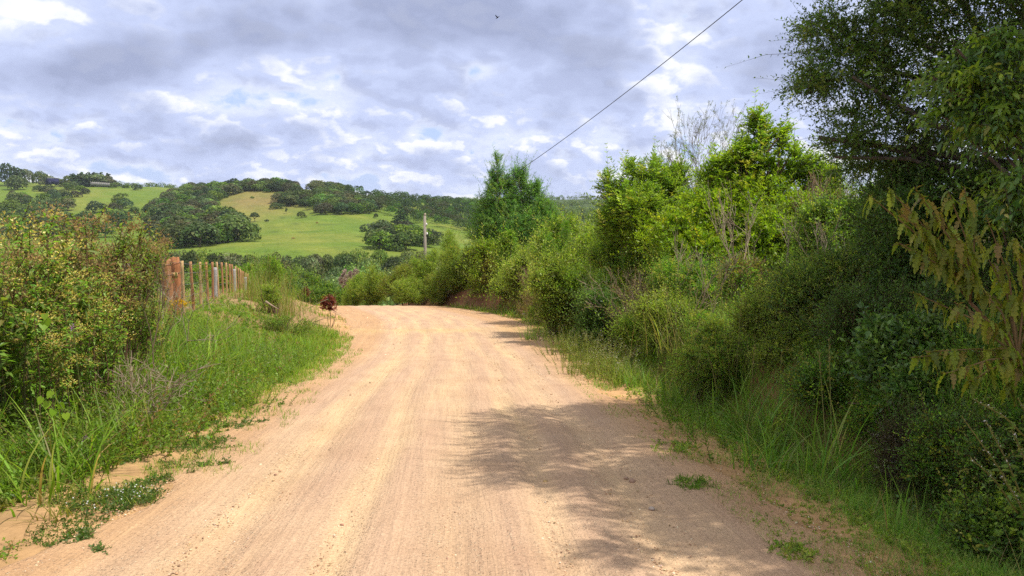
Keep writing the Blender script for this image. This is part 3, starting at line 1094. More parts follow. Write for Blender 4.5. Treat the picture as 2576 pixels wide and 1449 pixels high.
for px, pyt, Y, h, i_, wd, lab in [
        (680, 612, 190, 12, 3, 1.1, "dark tree above the fence end with a broad crown"),
        (640, 606, 180, 13, 2, .7, "yellow green tree rising behind the far fence posts"),
        (690, 618, 150, 9, 2, .8, "bright green round tree right of the fence end"),
        (730, 640, 130, 9, 3, .9, "dark green tree just above the dry tall grass"),
        (800, 645, 105, 9, 5, 1.0, "pale grey green tree in the valley left of the pink plumes"),
        (855, 655, 95, 9, 4, 1.0, "green tree directly behind the pink plume grass"),
        (770, 690, 78, 8, 3, .8, "dark shaded tree beyond the left road edge"),
        (830, 700, 74, 8, 0, .85, "leafy tree hiding the bend of the road"),
        (990, 640, 140, 10, 4, 1.2, "tree with a wide crown left of the pole foot"),
        (1110, 610, 150, 12, 5, .9, "pale tree just right of the pole top")]:
    top = P(px, pyt, Y)
    z = h1(top[0], Y)
    hh = max(top[2] - z, h * .5)
    put_tree(FT['near'][i_], (top[0], Y, top[2] - hh), hh, rv, "valley_tree", lab, "tree", None, wd * h / hh)

# woods so far off that they read as one mass
acc = Acc()
rng = np.random.default_rng(91)
for Yb, n_, x0, x1 in ((950, 130, 1190, 1560), (1150, 130, 1190, 1560), (700, 60, 1215, 1520), (1560, 150, 1080, 1560), (2150, 260, 1060, 1700), (1500, 60, 280, 560)):
    for k_ in range(n_):
        g = ground(rng.uniform(x0, x1), Yb * rng.uniform(.93, 1.02))
        h = rng.uniform(8, 16)
        lob = [(g[0] + rng.normal(0, 2.5), g[1], g[2] + h * rng.uniform(.05, .6), h * .36, h * .36, h * .34) for _ in range(3)]
        p, nn = crown_points(lob, 70, rng)
        d = unit(np.cross(nn, rng.normal(0, 1, p.shape)))
        sz = rng.uniform(1.2, 2.6, len(p))
        leaves(acc, p, d, nn, sz, sz * .8, pick(FARPAL, len(p), rng, .2))
tag(link("far_woods", acc.mesh("far_woods", M_FAR)), "far off woods along the hazy horizon ridge", "woods", kind="stuff")

# ------------------------------------------------------------------ bushes and trees of the near roadside
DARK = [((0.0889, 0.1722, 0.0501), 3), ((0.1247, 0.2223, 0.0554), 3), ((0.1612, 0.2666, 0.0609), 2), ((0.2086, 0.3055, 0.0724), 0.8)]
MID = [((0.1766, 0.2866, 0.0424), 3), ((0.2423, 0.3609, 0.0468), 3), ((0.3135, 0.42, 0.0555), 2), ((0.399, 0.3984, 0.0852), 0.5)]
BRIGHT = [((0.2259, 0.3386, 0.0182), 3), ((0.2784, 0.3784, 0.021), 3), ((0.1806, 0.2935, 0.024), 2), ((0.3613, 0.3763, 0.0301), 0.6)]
OLIVE = [((0.2796, 0.3654, 0.0608), 3), ((0.3494, 0.42, 0.0712), 2), ((0.2213, 0.3233, 0.0527), 2), ((0.4018, 0.42, 0.1015), 1)]
YELLOW = [((.25, .215, .04), 3), ((.21, .19, .04), 2), ((.17, .17, .04), 1)]
DRY = [((.24, .165, .085), 3), ((.19, .13, .07), 2), ((.30, .22, .12), 1), ((.16, .14, .06), 1)]
FERN = [((0.1265, 0.2585, 0.0176), 3), ((0.154, 0.297, 0.022), 2), ((0.099, 0.209, 0.0198), 1)]
WATTLE = [((0.1555, 0.3117, 0.0765), 3), ((0.198, 0.3708, 0.0866), 3), ((0.3111, 0.42, 0.0765), 1.2), ((0.1271, 0.2523, 0.0765), 2)]
MOTTLE = [((0.1332, 0.2916, 0.0372), 3), ((0.2424, 0.42, 0.0455), 2.2), ((0.3877, 0.42, 0.0516), 1.4), ((0.412, 0.3789, 0.1033), 0.9), ((0.097, 0.2184, 0.0372), 2)]
GREYWOOD = (.21, .165, .125)
BROWNWOOD = (.15, .10, .065)


def auto_lobes(c, e, k_, rng, top=None):
    """k ellipsoids filling the box centre c, half extents e."""
    c, e = np.asarray(c, float), np.asarray(e, float)
    out = []
    for i in range(int(k_ * 1.7)):
        u = rng.uniform(-1, 1, 3)
        r = rng.uniform(.24, .60)
        out.append(np.concatenate([c + u * e * (1 - r) * 1.25, e * r * np.array((1, 1, rng.uniform(.8, 1.15)))]))
    return np.array(out)


def spray_bases(lobes, n, rng, up=.45, low=-.75, inner=.45, gap=0.0, gseed=1, gscale=.6):
    lobes = np.asarray(lobes, float)
    wts = (lobes[:, 3] * lobes[:, 4] * lobes[:, 5]) ** (2 / 3)
    i = rng.choice(len(lobes), n, p=wts / wts.sum())
    u = unit(rng.normal(0, 1, (n, 3)))
    u[:, 2] = np.where(u[:, 2] < low, -u[:, 2], u[:, 2])
    r = (inner + (1 - inner) * rng.uniform(0, 1, n) ** .6)[:, None]
    p = lobes[i, :3] + u * lobes[i, 3:] * r
    d = unit(u + np.array([0, 0, up]) + rng.normal(0, .35, (n, 3)))
    if gap:
        k_ = vnoise(p, gscale, gseed) > gap
        p, d = p[k_], d[k_]
    return p, d


def limbs(acc, base, tips, r0, r1, colr, rng, sides=5, sag=.12):
    base = np.asarray(base, float)
    for tp in tips:
        v = tp - base
        L = np.linalg.norm(v)
        m1 = base + v * .35 + rng.normal(0, .06, 3) * L + np.array((0, 0, .10 * L))
        m2 = base + v * .7 + rng.normal(0, .05, 3) * L + np.array((0, 0, .06 * L))
        s_ = rng.uniform(.7, 1.15)
        tube(acc, [base, m1, m2, tp], np.array([r0, r0 * .7, r0 * .4, r1]) * s_, colr, sides, cap=False)


def bush(name, label, cat, lobes, n, ll, lw, pal, seed, nl=9, sl=.35, base=None, wood=BROWNWOOD, nlimb=9, r0=.03, mat=None, tmpl=T4, group=None, **kw):
    """A thing with woody stems and a leafy crown; lobes in world space."""
    rng = np.random.default_rng(seed)
    lobes = np.asarray(lobes, float)
    if base is None:
        bx, by = lobes[:, 0].mean(), lobes[:, 1].mean()
        base = (bx, by, h1(bx, by))
    base = np.asarray(base, float)
    root = empty(name, base, label, cat, group)
    lb = lobes.copy()
    lb[:, :3] -= base
    bk = {k_: kw.pop(k_) for k_ in ('up', 'low', 'inner', 'gap', 'gseed', 'gscale') if k_ in kw}
    B, D = spray_bases(lb, n, rng, **bk)
    L = sl * rng.uniform(.6, 1.35, len(B))
    # some shoots reach well out of the crown
    sh = rng.random(len(B)) < .085
    L = np.where(sh, L * rng.uniform(1.4, 2.4, len(B)), L)
    B = np.where(sh[:, None], B + D * (L * .35)[:, None], B)
    D = np.where(sh[:, None], unit(D + np.array((0, 0, .6))), D)
    acc = Acc()
    sprays(acc, B - D * (L * .5)[:, None], D, L, nl, ll, lw, pal, rng, tmpl, stemcol=wood, stem_r=kw.pop('stem_r', max(.003, ll * .03)), **kw)
    crown = link("crown", acc.mesh("crown", mat or M_LEAF), root)
    acc = Acc()
    if nlimb:
        k_ = rng.choice(len(B), min(nlimb, len(B)), replace=False)
        nst = max(1, nlimb // 4)
        for j in range(nst):
            off = rng.normal(0, .12, 3) * np.array((1, 1, 0)) * (nst > 1)
            limbs(acc, off + np.array((0, 0, -.15)), B[k_[j::nst]], r0, r0 * .25, wood, rng)
        link("stems", acc.mesh("stems", M_BARK), root)
    return root


def bxl(px0, px1, pyt, pyb, Y, depth, k_, seed, top_only=False):
    """Lobes filling a picture box at depth Y."""
    rng = np.random.default_rng(seed)
    a, b_ = P(px0, pyb, Y), P(px1, pyt, Y)
    zb = a[2]
    gz = h1((a[0] + b_[0]) / 2, Y)
    if not top_only: zb = max(min(zb, gz + .2), gz - .3)
    c = ((a[0] + b_[0]) / 2, Y, (zb + b_[2]) / 2)
    e = ((b_[0] - a[0]) / 2, depth / 2, (b_[2] - zb) / 2)
    return auto_lobes(c, e, k_, rng)


# --- the feathery wattle tree standing over the bend
def pl(px, py, Y, rx, ry, rd=None):
    c = P(px, py, Y)
    s_ = Y / F_PX
    return (c[0], c[1], c[2], rx * s_, (rd or rx) * s_, ry * s_)


wl = [pl(1253, 430, 45, 16, 52), pl(1240, 460, 45, 18, 40), pl(1318, 450, 45, 14, 44), pl(1352, 480, 45, 12, 36), pl(1262, 500, 45, 48, 60), pl(1300, 470, 45, 34, 50), pl(1340, 510, 45, 36, 52), pl(1290, 560, 45, 92, 62), pl(1372, 545, 45, 38, 44),
      pl(1222, 580, 45, 46, 56), pl(1330, 590, 45, 66, 46), pl(1215, 520, 45.4, 30, 40)]
bush("wattle_tree", "tall feathery dark green wattle tree standing over the road bend", "tree", wl, 4600, .21, .040, WATTLE, 301, nl=16, sl=.76,
     base=(*P(1270, 700, 45)[:2], h1(P(1270, 700, 45)[0], 36)), nlimb=26, r0=.07, wood=(.13, .105, .085), up=.95, gap=.22, gscale=.9, lift=.25, droop=.3, stem_r=.008)

# --- bright and mixed bushes in the sun on the right bank
bush("green_bush", "large bright yellow green bush filling the top of the right bank", "bush",
     [pl(1880, 500, 18.9, 130, 70), pl(1980, 470, 19.5, 110, 70), pl(1780, 540, 18.3, 110, 70), pl(1700, 590, 17.7, 80, 60), pl(1900, 600, 17.7, 150, 80), pl(1840, 430, 20.1, 60, 50), pl(2010, 560, 17.7, 90, 80), pl(1760, 640, 17.2, 90, 60)],
     3600, .115, .052, BRIGHT, 302, nl=13, sl=.42, nlimb=18, r0=.06, pinnate=False, droop=.4, gap=.26, gscale=.7, stem_r=.004)
bush("pinnate_bush", "dark green bush with upright tufted tops in the middle of the bank", "bush",
     [pl(1535, 468, 22, 34, 44), pl(1580, 440, 22, 36, 40), pl(1640, 436, 22, 44, 40), pl(1702, 448, 22.4, 34, 38), pl(1670, 470, 22.4, 44, 42), pl(1600, 520, 21.6, 90, 60), pl(1545, 560, 21.6, 50, 60), pl(1680, 500, 22, 60, 60)],
     1900, .15, .05, MID, 303, nl=14, sl=.55, nlimb=12, r0=.06, pinnate=True, up=.7, lift=.1, gap=.3, gscale=.5)
bush("shoot_tree", "bright green sapling with leafy shoots rising highest above the bank", "tree",
     [pl(1900, 305, 19, 22, 26), pl(1915, 335, 19, 30, 34), pl(1850, 375, 19, 40, 34), pl(1968, 350, 19, 22, 36), pl(1900, 400, 19, 56, 40), pl(1825, 415, 19, 44, 36), pl(1780, 440, 19, 30, 28), pl(2040, 425, 19, 34, 30), pl(1820, 410, 19, 30, 40), pl(2000, 420, 19, 40, 50)],
     640, .19, .06, MID + BRIGHT, 304, nl=14, sl=.6, nlimb=14, r0=.06, pinnate=True, up=.9, lift=.1, gap=.32, gscale=.5)
bush("low_bush", "glossy mid green bush below the bright bush near the cut bank", "bush", bxl(1480, 1640, 690, 830, 21.27, 1.84, 7, 21), 2175, .085, .042, MID, 305, nl=11, sl=.34, gap=.2, mat=M_GLOSSY)
bush("low_bush", "mixed green and brown bush under the tufted dark bush", "bush", bxl(1500, 1700, 560, 740, 24.06, 2.56, 8, 22), 2755, .09, .036, MOTTLE, 306, nl=11, sl=.4, gap=.25)
bush("low_bush", "yellowish leafy bush right of the fern like bush", "bush", bxl(1425, 1560, 600, 800, 26.24, 2.3, 8, 23), 2465, .095, .04, MID + BRIGHT, 307, nl=11, sl=.38, gap=.22)
bush("fern_bush", "soft light green feathery bush beside the dry brown shrub", "bush", bxl(1362, 1450, 560, 690, 25, 1.4, 6, 24), 2175, .09, .014, FERN, 308, nl=18, sl=.36, pinnate=True, droop=.7, gap=.15)
bush("broom_bush", "small yellow olive broom bush below the wattle tree", "bush", bxl(1208, 1268, 636, 730, 42, 1.3, 5, 25), 1305, .11, .018, YELLOW, 309, nl=14, sl=.4, up=1.0)
bush("leafy_bush", "small bright crowned bush at the right foot of the wattle tree", "bush", bxl(1248, 1325, 578, 700, 40, 1.6, 5, 26), 1160, .15, .06, FERN + MID, 310, nl=10, sl=.45, droop=.6)
bush("low_bush", "thin yellow green bush between the wattle tree and the tufted bush", "bush", bxl(1410, 1500, 545, 640, 34.56, 2.3, 6, 28), 1305, .13, .045, OLIVE + BRIGHT, 312, nl=11, sl=.45, gap=.25)
bush("low_bush", "brownish olive bush at the road edge below the dry shrub", "bush", bxl(1325, 1440, 690, 780, 33, 1.8, 7, 29), 1885, .09, .022, OLIVE, 313, nl=13, sl=.4, up=.9)
bush("low_bush", "olive bush nearest the bend on the right bank", "bush", bxl(1190, 1320, 670, 758, 43, 2.2, 7, 30), 1885, .10, .022, OLIVE, 314, nl=13, sl=.42, up=.9)
bush("olive_bush", "tall olive bush left of the wattle tree", "bush", bxl(1118, 1225, 600, 745, 46, 2.6, 7, 31), 2175, .12, .028, OLIVE + MID, 315, nl=12, sl=.5, up=.9)
bush("olive_bush", "brown tinged bush at the foot of the olive row near the bend", "bush", bxl(1120, 1220, 665, 756, 47, 2.2, 6, 32), 1740, .11, .024, OLIVE + DRY, 316, nl=12, sl=.45, up=.9)
row = [(1070, 1150, 640, 750, 47, "olive bush just right of the utility pole foot"), (1010, 1095, 632, 748, 50, "olive green bush under the utility pole"), (950, 1040, 660, 758, 49, "yellowish scrub bush left of the pole"),
       (905, 985, 668, 764, 50, "rounded olive bush above the far road edge"), (866, 935, 684, 766, 51, "leftmost olive bush of the row beyond the crest"), (1060, 1135, 690, 765, 50, "low olive bush at the road edge below the pole"),
       (985, 1060, 700, 765, 47.5, "low yellow green bush at the crest of the road"), (1100, 1190, 574, 660, 58, "pale olive tree behind the row right of the pole"), (1140, 1200, 690, 764, 47, "short brown green bush on the inside of the bend")]
for i_, (a_, b_, c_, d_, Y_b, lab) in enumerate(row):
    bush("olive_bush", lab, "bush", bxl(a_, b_, c_, d_, Y_b, 2.6, 6, 60 + i_), 1667, .13, .030, [OLIVE, OLIVE + MID, OLIVE + YELLOW][i_ % 3], 330 + i_, nl=12, sl=.5, up=.95, nlimb=6)
bush("dark_bush", "dark green bush where the road disappears", "bush", bxl(846, 900, 712, 775, 56, 2.4, 6, 75), 1160, .16, .06, DARK + MID, 345, nl=10, sl=.5)
bush("valley_bush", "dark leafy bush left of the vanishing road", "bush", bxl(735, 850, 690, 790, 58, 3, 8, 76), 2175, .17, .07, DARK + MID, 346, nl=10, sl=.55)
bush("valley_bush", "mid green bush behind the dry tall grass by the fence", "bush", bxl(630, 760, 650, 790, 62, 4, 8, 77), 2175, .18, .07, MID + DARK, 347, nl=10, sl=.6)
bush("valley_bush", "bright green bush seen through the fence posts", "bush", bxl(470, 650, 655, 790, 56, 4, 9, 78), 2755, .18, .06, MID + FERN, 348, nl=12, sl=.6, pinnate=True)


FILL = [(1200, 1330, 610, 740, 43, 2.4, OLIVE + BRIGHT), (1160, 1260, 640, 750, 46, 2.4, OLIVE + YELLOW), (1280, 1390, 620, 750, 36.5, 2.2, OLIVE), (1480, 1640, 540, 700, 23, 2.0, MID), (1560, 1720, 500, 690, 21.5, 2.2, BRIGHT), (1760, 1900, 430, 640, 21.5, 2.0, BRIGHT), (1960, 2120, 420, 620, 19.5, 2.0, BRIGHT), (1330, 1440, 560, 700, 30, 2.2, FERN + OLIVE), (1330, 1440, 640, 800, 24.5, 1.8, OLIVE), (1400, 1520, 660, 820, 24.42, 2.02, MID), (1450, 1570, 540, 760, 30.08, 2.56, OLIVE), (1560, 1720, 620, 830, 21.5, 2.56, MOTTLE),
        (1620, 1780, 560, 800, 19.97, 2.56, MID), (1700, 1880, 620, 860, 18.18, 2.56, MOTTLE), (1850, 2060, 520, 800, 17.41, 2.82, MID), (1600, 1760, 740, 900, 14.6, 1.4, OLIVE), (1960, 2160, 460, 700, 18.43, 2.82, BRIGHT),
        (2120, 2330, 470, 720, 11.5, 2.2, DARK), (1250, 1370, 690, 765, 39, 1.8, OLIVE), (1460, 1560, 740, 830, 19.5, 1, DARK), (1560, 1680, 780, 880, 16.2, 1, MID), (1740, 1930, 720, 930, 12.99, 1.57, MOTTLE), (1870, 2080, 760, 990, 9.8, 1.4, OLIVE),
        (2050, 2300, 720, 980, 8.2, 1.4, DARK), (2260, 2560, 720, 1010, 7.2, 1.4, DARK), (2120, 2330, 980, 1130, 7, 0.9, MOTTLE), (2270, 2520, 1020, 1200, 6.1, 0.9, DARK), (2430, 2760, 620, 1000, 6.9, 1.6, DARK), (2230, 2420, 400, 640, 10.5, 2, DARK + MID)]
for i_, (a_, b_, c_, d_, Y_b, dep, pl_) in enumerate(FILL):
    q_ = Y_b / 16
    bush("scrub_bush", "tangled scrub bush in the continuous thicket of the right bank", "bush", bxl(a_, b_, c_, d_, Y_b, dep, 9, 1100 + i_), 2600, max(.042, .085 * q_), max(.018, .030 * q_), pl_, 1200 + i_, nl=11, sl=max(.26, .46 * q_), gap=.3, gscale=.4,
         nlimb=6, group="scrub bushes of the right bank thicket")


# --- dry and bare shrubs: forked twigs
def fork(acc, p, d, L, r, depth, rng, colr, tips, spread=.5, up=.25, kids=3):
    q_ = p + d * L + rng.normal(0, .04, 3) * L
    mid_ = (p + q_) / 2 + rng.normal(0, .05, 3) * L
    tube(acc, [p, mid_, q_], [r, r * .82, r * .62], colr, 4 if depth < 2 else 5, cap=False)
    tips.append((q_, d))
    if depth == 0: return
    for k_ in range(kids if depth > 1 else 2 + (rng.random() < .6)):
        nd = unit(d + rng.normal(0, spread, 3) + np.array((0, 0, up)))
        fork(acc, mid_ if (k_ == 0 and rng.random() < .5) else q_, nd, L * rng.uniform(.6, .88), max(r * .6, .0035), depth - 1, rng, colr, tips, spread, up, kids)


def bare_shrub(name, label, base, nst, L, r, depth, colr, seed, spread=.45, up=.3, kids=3, lean=.35, leafpal=None, nl=7, ll=.06, lw=.012, share=.5, minr=None):
    rng = np.random.default_rng(seed)
    root = empty(name, base, label, "shrub" if L < 1 else "tree")
    acc = Acc()
    tips = []
    for k_ in range(nst):
        d = unit(np.array((rng.normal(0, lean), rng.normal(0, lean), 1.0)))
        fork(acc, np.array((rng.normal(0, .12), rng.normal(0, .12), -.1)), d, L * rng.uniform(.8, 1.2), r, depth, rng, np.array(colr) * rng.uniform(.8, 1.2), tips, spread, up, kids)
    link("branches", acc.mesh("branches", M_TWIG), root)
    if leafpal:
        k_ = rng.random(len(tips)) < share
        B = np.array([t_[0] for t_ in tips])[k_]
        D = np.array([t_[1] for t_ in tips])[k_]
        acc = Acc()
        sprays(acc, B - D * .1, D, np.full(len(B), .3) * rng.uniform(.6, 1.3, len(B)), nl, ll, lw, leafpal, rng, droop=.3)
        link("foliage", acc.mesh("foliage", M_LEAF), root)
    return root


def gp(px, Y):
    return ground(px, Y)


bare_shrub("bare_tree", "nearly leafless grey tree with fine branching above the bright bush", (*P(1795, 450, 23)[:2], h1(P(1795, 450, 23)[0], 23) + .2), 3, 1.30, .022, 5, (.24, .20, .17), 401, spread=.36, up=.34, lean=.20, leafpal=[((.17, .18, .07), 1), ((.14, .16, .06), 1)], share=.40, nl=14, ll=.10, lw=.018)
bare_shrub("bare_shoots", "few bare pale shoots left of the leafless grey tree", (*P(1745, 460, 22)[:2], h1(P(1745, 460, 22)[0], 22) + .3), 3, .95, .018, 3, (.26, .22, .18), 402, spread=.28, up=.4, lean=.25)
bare_shrub("dry_shrub", "reddish brown leafless shrub behind the bright bush under the big tree", (*P(2075, 470, 17)[:2], h1(P(2075, 470, 17)[0], 17)), 9, .68, .018, 4, (.26, .15, .10), 403, spread=.34, up=.35, lean=.35, leafpal=DRY, share=.35, nl=6, ll=.06, lw=.02)
bare_shrub("dry_shrub", "brown twiggy shrub just right of the bright bush", (*P(2170, 480, 15)[:2], h1(P(2170, 480, 15)[0], 15)), 9, .6, .014, 4, (.24, .17, .12), 404, spread=.36, up=.35, lean=.35, leafpal=DRY, share=.3, nl=6, ll=.06, lw=.02)
bare_shrub("dry_shrub", "dead grey branched shrub among the bushes in mid bank", (*P(1600, 650, 17.6)[:2], h1(P(1600, 650, 17.6)[0], 17.6)), 8, .52, .014, 4, (.27, .20, .145), 405, spread=.42, lean=.42, leafpal=DRY, share=.4, nl=7, ll=.055, lw=.018)
bare_shrub("dry_shrub", "pinkish brown dry brush between the fern like bush and the bend", gp(1365, 34), 30, .50, .011, 4, (.27, .185, .135), 406, spread=.38, up=.4, lean=.6, leafpal=DRY, share=.6, nl=7, ll=.07, lw=.012)
bare_shrub("dry_shrub", "tan dry bush above the pinkish brush right of the wattle tree", (*P(1385, 640, 29)[:2], h1(P(1385, 640, 29)[0], 29) + .2), 18, .62, .012, 4, (.26, .185, .11), 407, spread=.34, up=.45, lean=.45, leafpal=YELLOW + DRY, share=.8, nl=9, ll=.08, lw=.014)
bare_shrub("dead_branch", "forked dead branch leaning out of the shaded bushes", (*P(1790, 760, 12.6)[:2], h1(P(1790, 760, 12.6)[0], 12.6)), 2, .55, .014, 3, (.33, .26, .19), 408, spread=.4, up=.25, lean=.35)
bare_shrub("dead_branch", "pale dead stem standing before the bright bush", (*P(2005, 640, 13.6)[:2], h1(P(2005, 640, 13.6)[0], 13.6) + .4), 2, .7, .014, 3, (.36, .29, .22), 409, spread=.32, up=.35, lean=.3)

# --- the dark shaded thicket nearer the camera
bush("thicket_bush", "mottled bush half in sun at the edge of the shaded thicket", "bush", bxl(1640, 1840, 660, 900, 15.41, 2.3, 9, 81), 3770, .06, .024, MOTTLE, 351, nl=11, sl=.3, gap=.22, gscale=.4)
bush("thicket_bush", "brown and green bush below the bright bush", "bush", bxl(1780, 1990, 640, 860, 14.03, 2.3, 9, 82), 3915, .055, .022, MOTTLE + DRY, 352, nl=11, sl=.3, gap=.24, gscale=.4)
bush("thicket_bush", "feathery low olive bush spilling towards the road", "bush", bxl(1690, 1930, 800, 1000, 10.8, 1.6, 9, 83), 3915, .045, .012, OLIVE + MOTTLE, 353, nl=16, sl=.28, droop=.5, gap=.2, gscale=.4)
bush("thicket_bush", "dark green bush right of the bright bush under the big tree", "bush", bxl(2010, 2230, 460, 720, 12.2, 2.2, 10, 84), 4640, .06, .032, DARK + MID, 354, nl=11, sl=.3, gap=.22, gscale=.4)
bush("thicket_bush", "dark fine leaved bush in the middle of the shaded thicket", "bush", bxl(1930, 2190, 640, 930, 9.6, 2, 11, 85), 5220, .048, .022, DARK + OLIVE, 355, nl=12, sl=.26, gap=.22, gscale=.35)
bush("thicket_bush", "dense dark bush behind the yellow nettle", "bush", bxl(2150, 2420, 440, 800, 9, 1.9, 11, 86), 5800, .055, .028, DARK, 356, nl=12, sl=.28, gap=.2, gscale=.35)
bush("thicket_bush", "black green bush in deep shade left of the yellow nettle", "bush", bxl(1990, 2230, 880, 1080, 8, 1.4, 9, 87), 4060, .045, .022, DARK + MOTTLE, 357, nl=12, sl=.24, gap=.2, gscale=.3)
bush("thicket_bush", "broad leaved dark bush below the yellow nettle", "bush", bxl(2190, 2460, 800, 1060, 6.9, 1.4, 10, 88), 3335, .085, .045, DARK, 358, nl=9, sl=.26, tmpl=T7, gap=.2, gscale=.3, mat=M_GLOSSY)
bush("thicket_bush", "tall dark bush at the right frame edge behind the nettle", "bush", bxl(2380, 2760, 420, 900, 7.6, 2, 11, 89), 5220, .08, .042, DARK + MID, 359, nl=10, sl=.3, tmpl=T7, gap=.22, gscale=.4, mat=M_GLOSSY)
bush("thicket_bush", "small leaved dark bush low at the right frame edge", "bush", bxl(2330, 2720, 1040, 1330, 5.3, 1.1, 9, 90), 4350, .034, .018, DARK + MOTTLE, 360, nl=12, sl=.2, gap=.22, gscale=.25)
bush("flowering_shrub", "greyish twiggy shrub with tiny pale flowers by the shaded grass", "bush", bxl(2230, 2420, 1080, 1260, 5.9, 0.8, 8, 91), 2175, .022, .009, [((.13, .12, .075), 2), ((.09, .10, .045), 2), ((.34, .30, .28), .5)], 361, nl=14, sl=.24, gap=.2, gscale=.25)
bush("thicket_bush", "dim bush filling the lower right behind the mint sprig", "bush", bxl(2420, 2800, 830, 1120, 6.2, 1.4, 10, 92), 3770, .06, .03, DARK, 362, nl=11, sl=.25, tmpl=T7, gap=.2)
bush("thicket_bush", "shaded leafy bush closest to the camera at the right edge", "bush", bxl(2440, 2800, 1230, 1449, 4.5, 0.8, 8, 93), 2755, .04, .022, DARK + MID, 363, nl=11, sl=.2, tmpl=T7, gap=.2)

# --- the big shading tree on the right
TREE = [((0.0867, 0.156, 0.039), 3), ((0.1192, 0.1994, 0.0434), 3), ((0.1625, 0.2493, 0.0521), 2), ((0.2601, 0.3251, 0.065), 0.7)]
bigl = [pl(2130, 150, 9.4, 120, 95, 170), pl(2070, 60, 9.6, 75, 50, 120), pl(2045, 210, 9.3, 70, 50, 120), pl(2210, 290, 9.2, 130, 90, 170), pl(2140, 360, 9.0, 90, 50, 120), pl(2300, 100, 9.0, 170, 150, 220),
        pl(2460, 250, 8.4, 180, 170, 260), pl(2420, 0, 8.8, 210, 160, 300), pl(2620, 100, 8.2, 220, 240, 300), pl(2300, -130, 9.4, 190, 120, 260), pl(2560, -260, 8.8, 260, 190, 320),
        pl(2700, 330, 7.6, 200, 220, 260), pl(2350, 400, 9.6, 130, 70, 200), pl(2210, 415, 9.4, 110, 45, 150),
        (4.5, 8.6, 6.0, 1.25, 1.5, .9), (5.2, 7.2, 6.6, 1.6, 1.6, 1.1), (4.75, 6.0, 5.5, 1.1, 1.2, .75), (5.3, 5.0, 5.2, 1.2, 1.1, .8), (5.4, 3.6, 4.7, 1.2, 1.1, .8), (4.35, 4.1, 5.7, .6, .5, .4), (4.9, 4.9, 5.9, .9, .9, .6), (4.7, 3.2, 5.5, .6, .5, .4), (5.2, 4.0, 5.6, .9, .9, .6), (4.5, 2.9, 5.3, 1.1, 1.0, .7), (4.2, 1.7, 5.0, 1.0, .9, .6), (3.9, 6.3, 5.9, .8, .9, .5), (6.6, 5.6, 5.8, 1.8, 1.8, 1.2), (6.4, 2.2, 4.8, 1.5, 1.2, .9),
        (7.4, 8.5, 7.2, 2.2, 2.2, 1.5), (7.6, 4.0, 5.6, 1.8, 1.8, 1.3)]
bush("big_tree", "large dark small leaved tree overhanging the road on the right", "tree", bigl, 29000, .062, .032, TREE, 370, nl=14, sl=.34, base=(7.0, 8.2, h1(7.0, 8.2)), nlimb=46, r0=.085, wood=(.14, .11, .09),
     up=.15, low=-.9, gap=.29, gscale=.75, inner=.35, lift=.15, stem_r=.0035, mat=M_GLOSSY)
bush("broadleaf_tree", "broad drooping leaved branches hanging in front of the big dark tree", "tree",
     [pl(2440, 200, 6.6, 120, 40), pl(2520, 300, 6.4, 100, 70), pl(2500, 130, 6.6, 90, 50), pl(2400, 270, 6.8, 50, 40), pl(2540, 480, 6.2, 50, 60)], 560, .10, .042, MID + DARK, 371, nl=9, sl=.34,
     base=(5.6, 6.4, h1(5.6, 6.4)), nlimb=14, r0=.05, wood=(.13, .10, .08), hang=.75, lift=0, tmpl=T7, mat=M_GLOSSY, up=-.1)


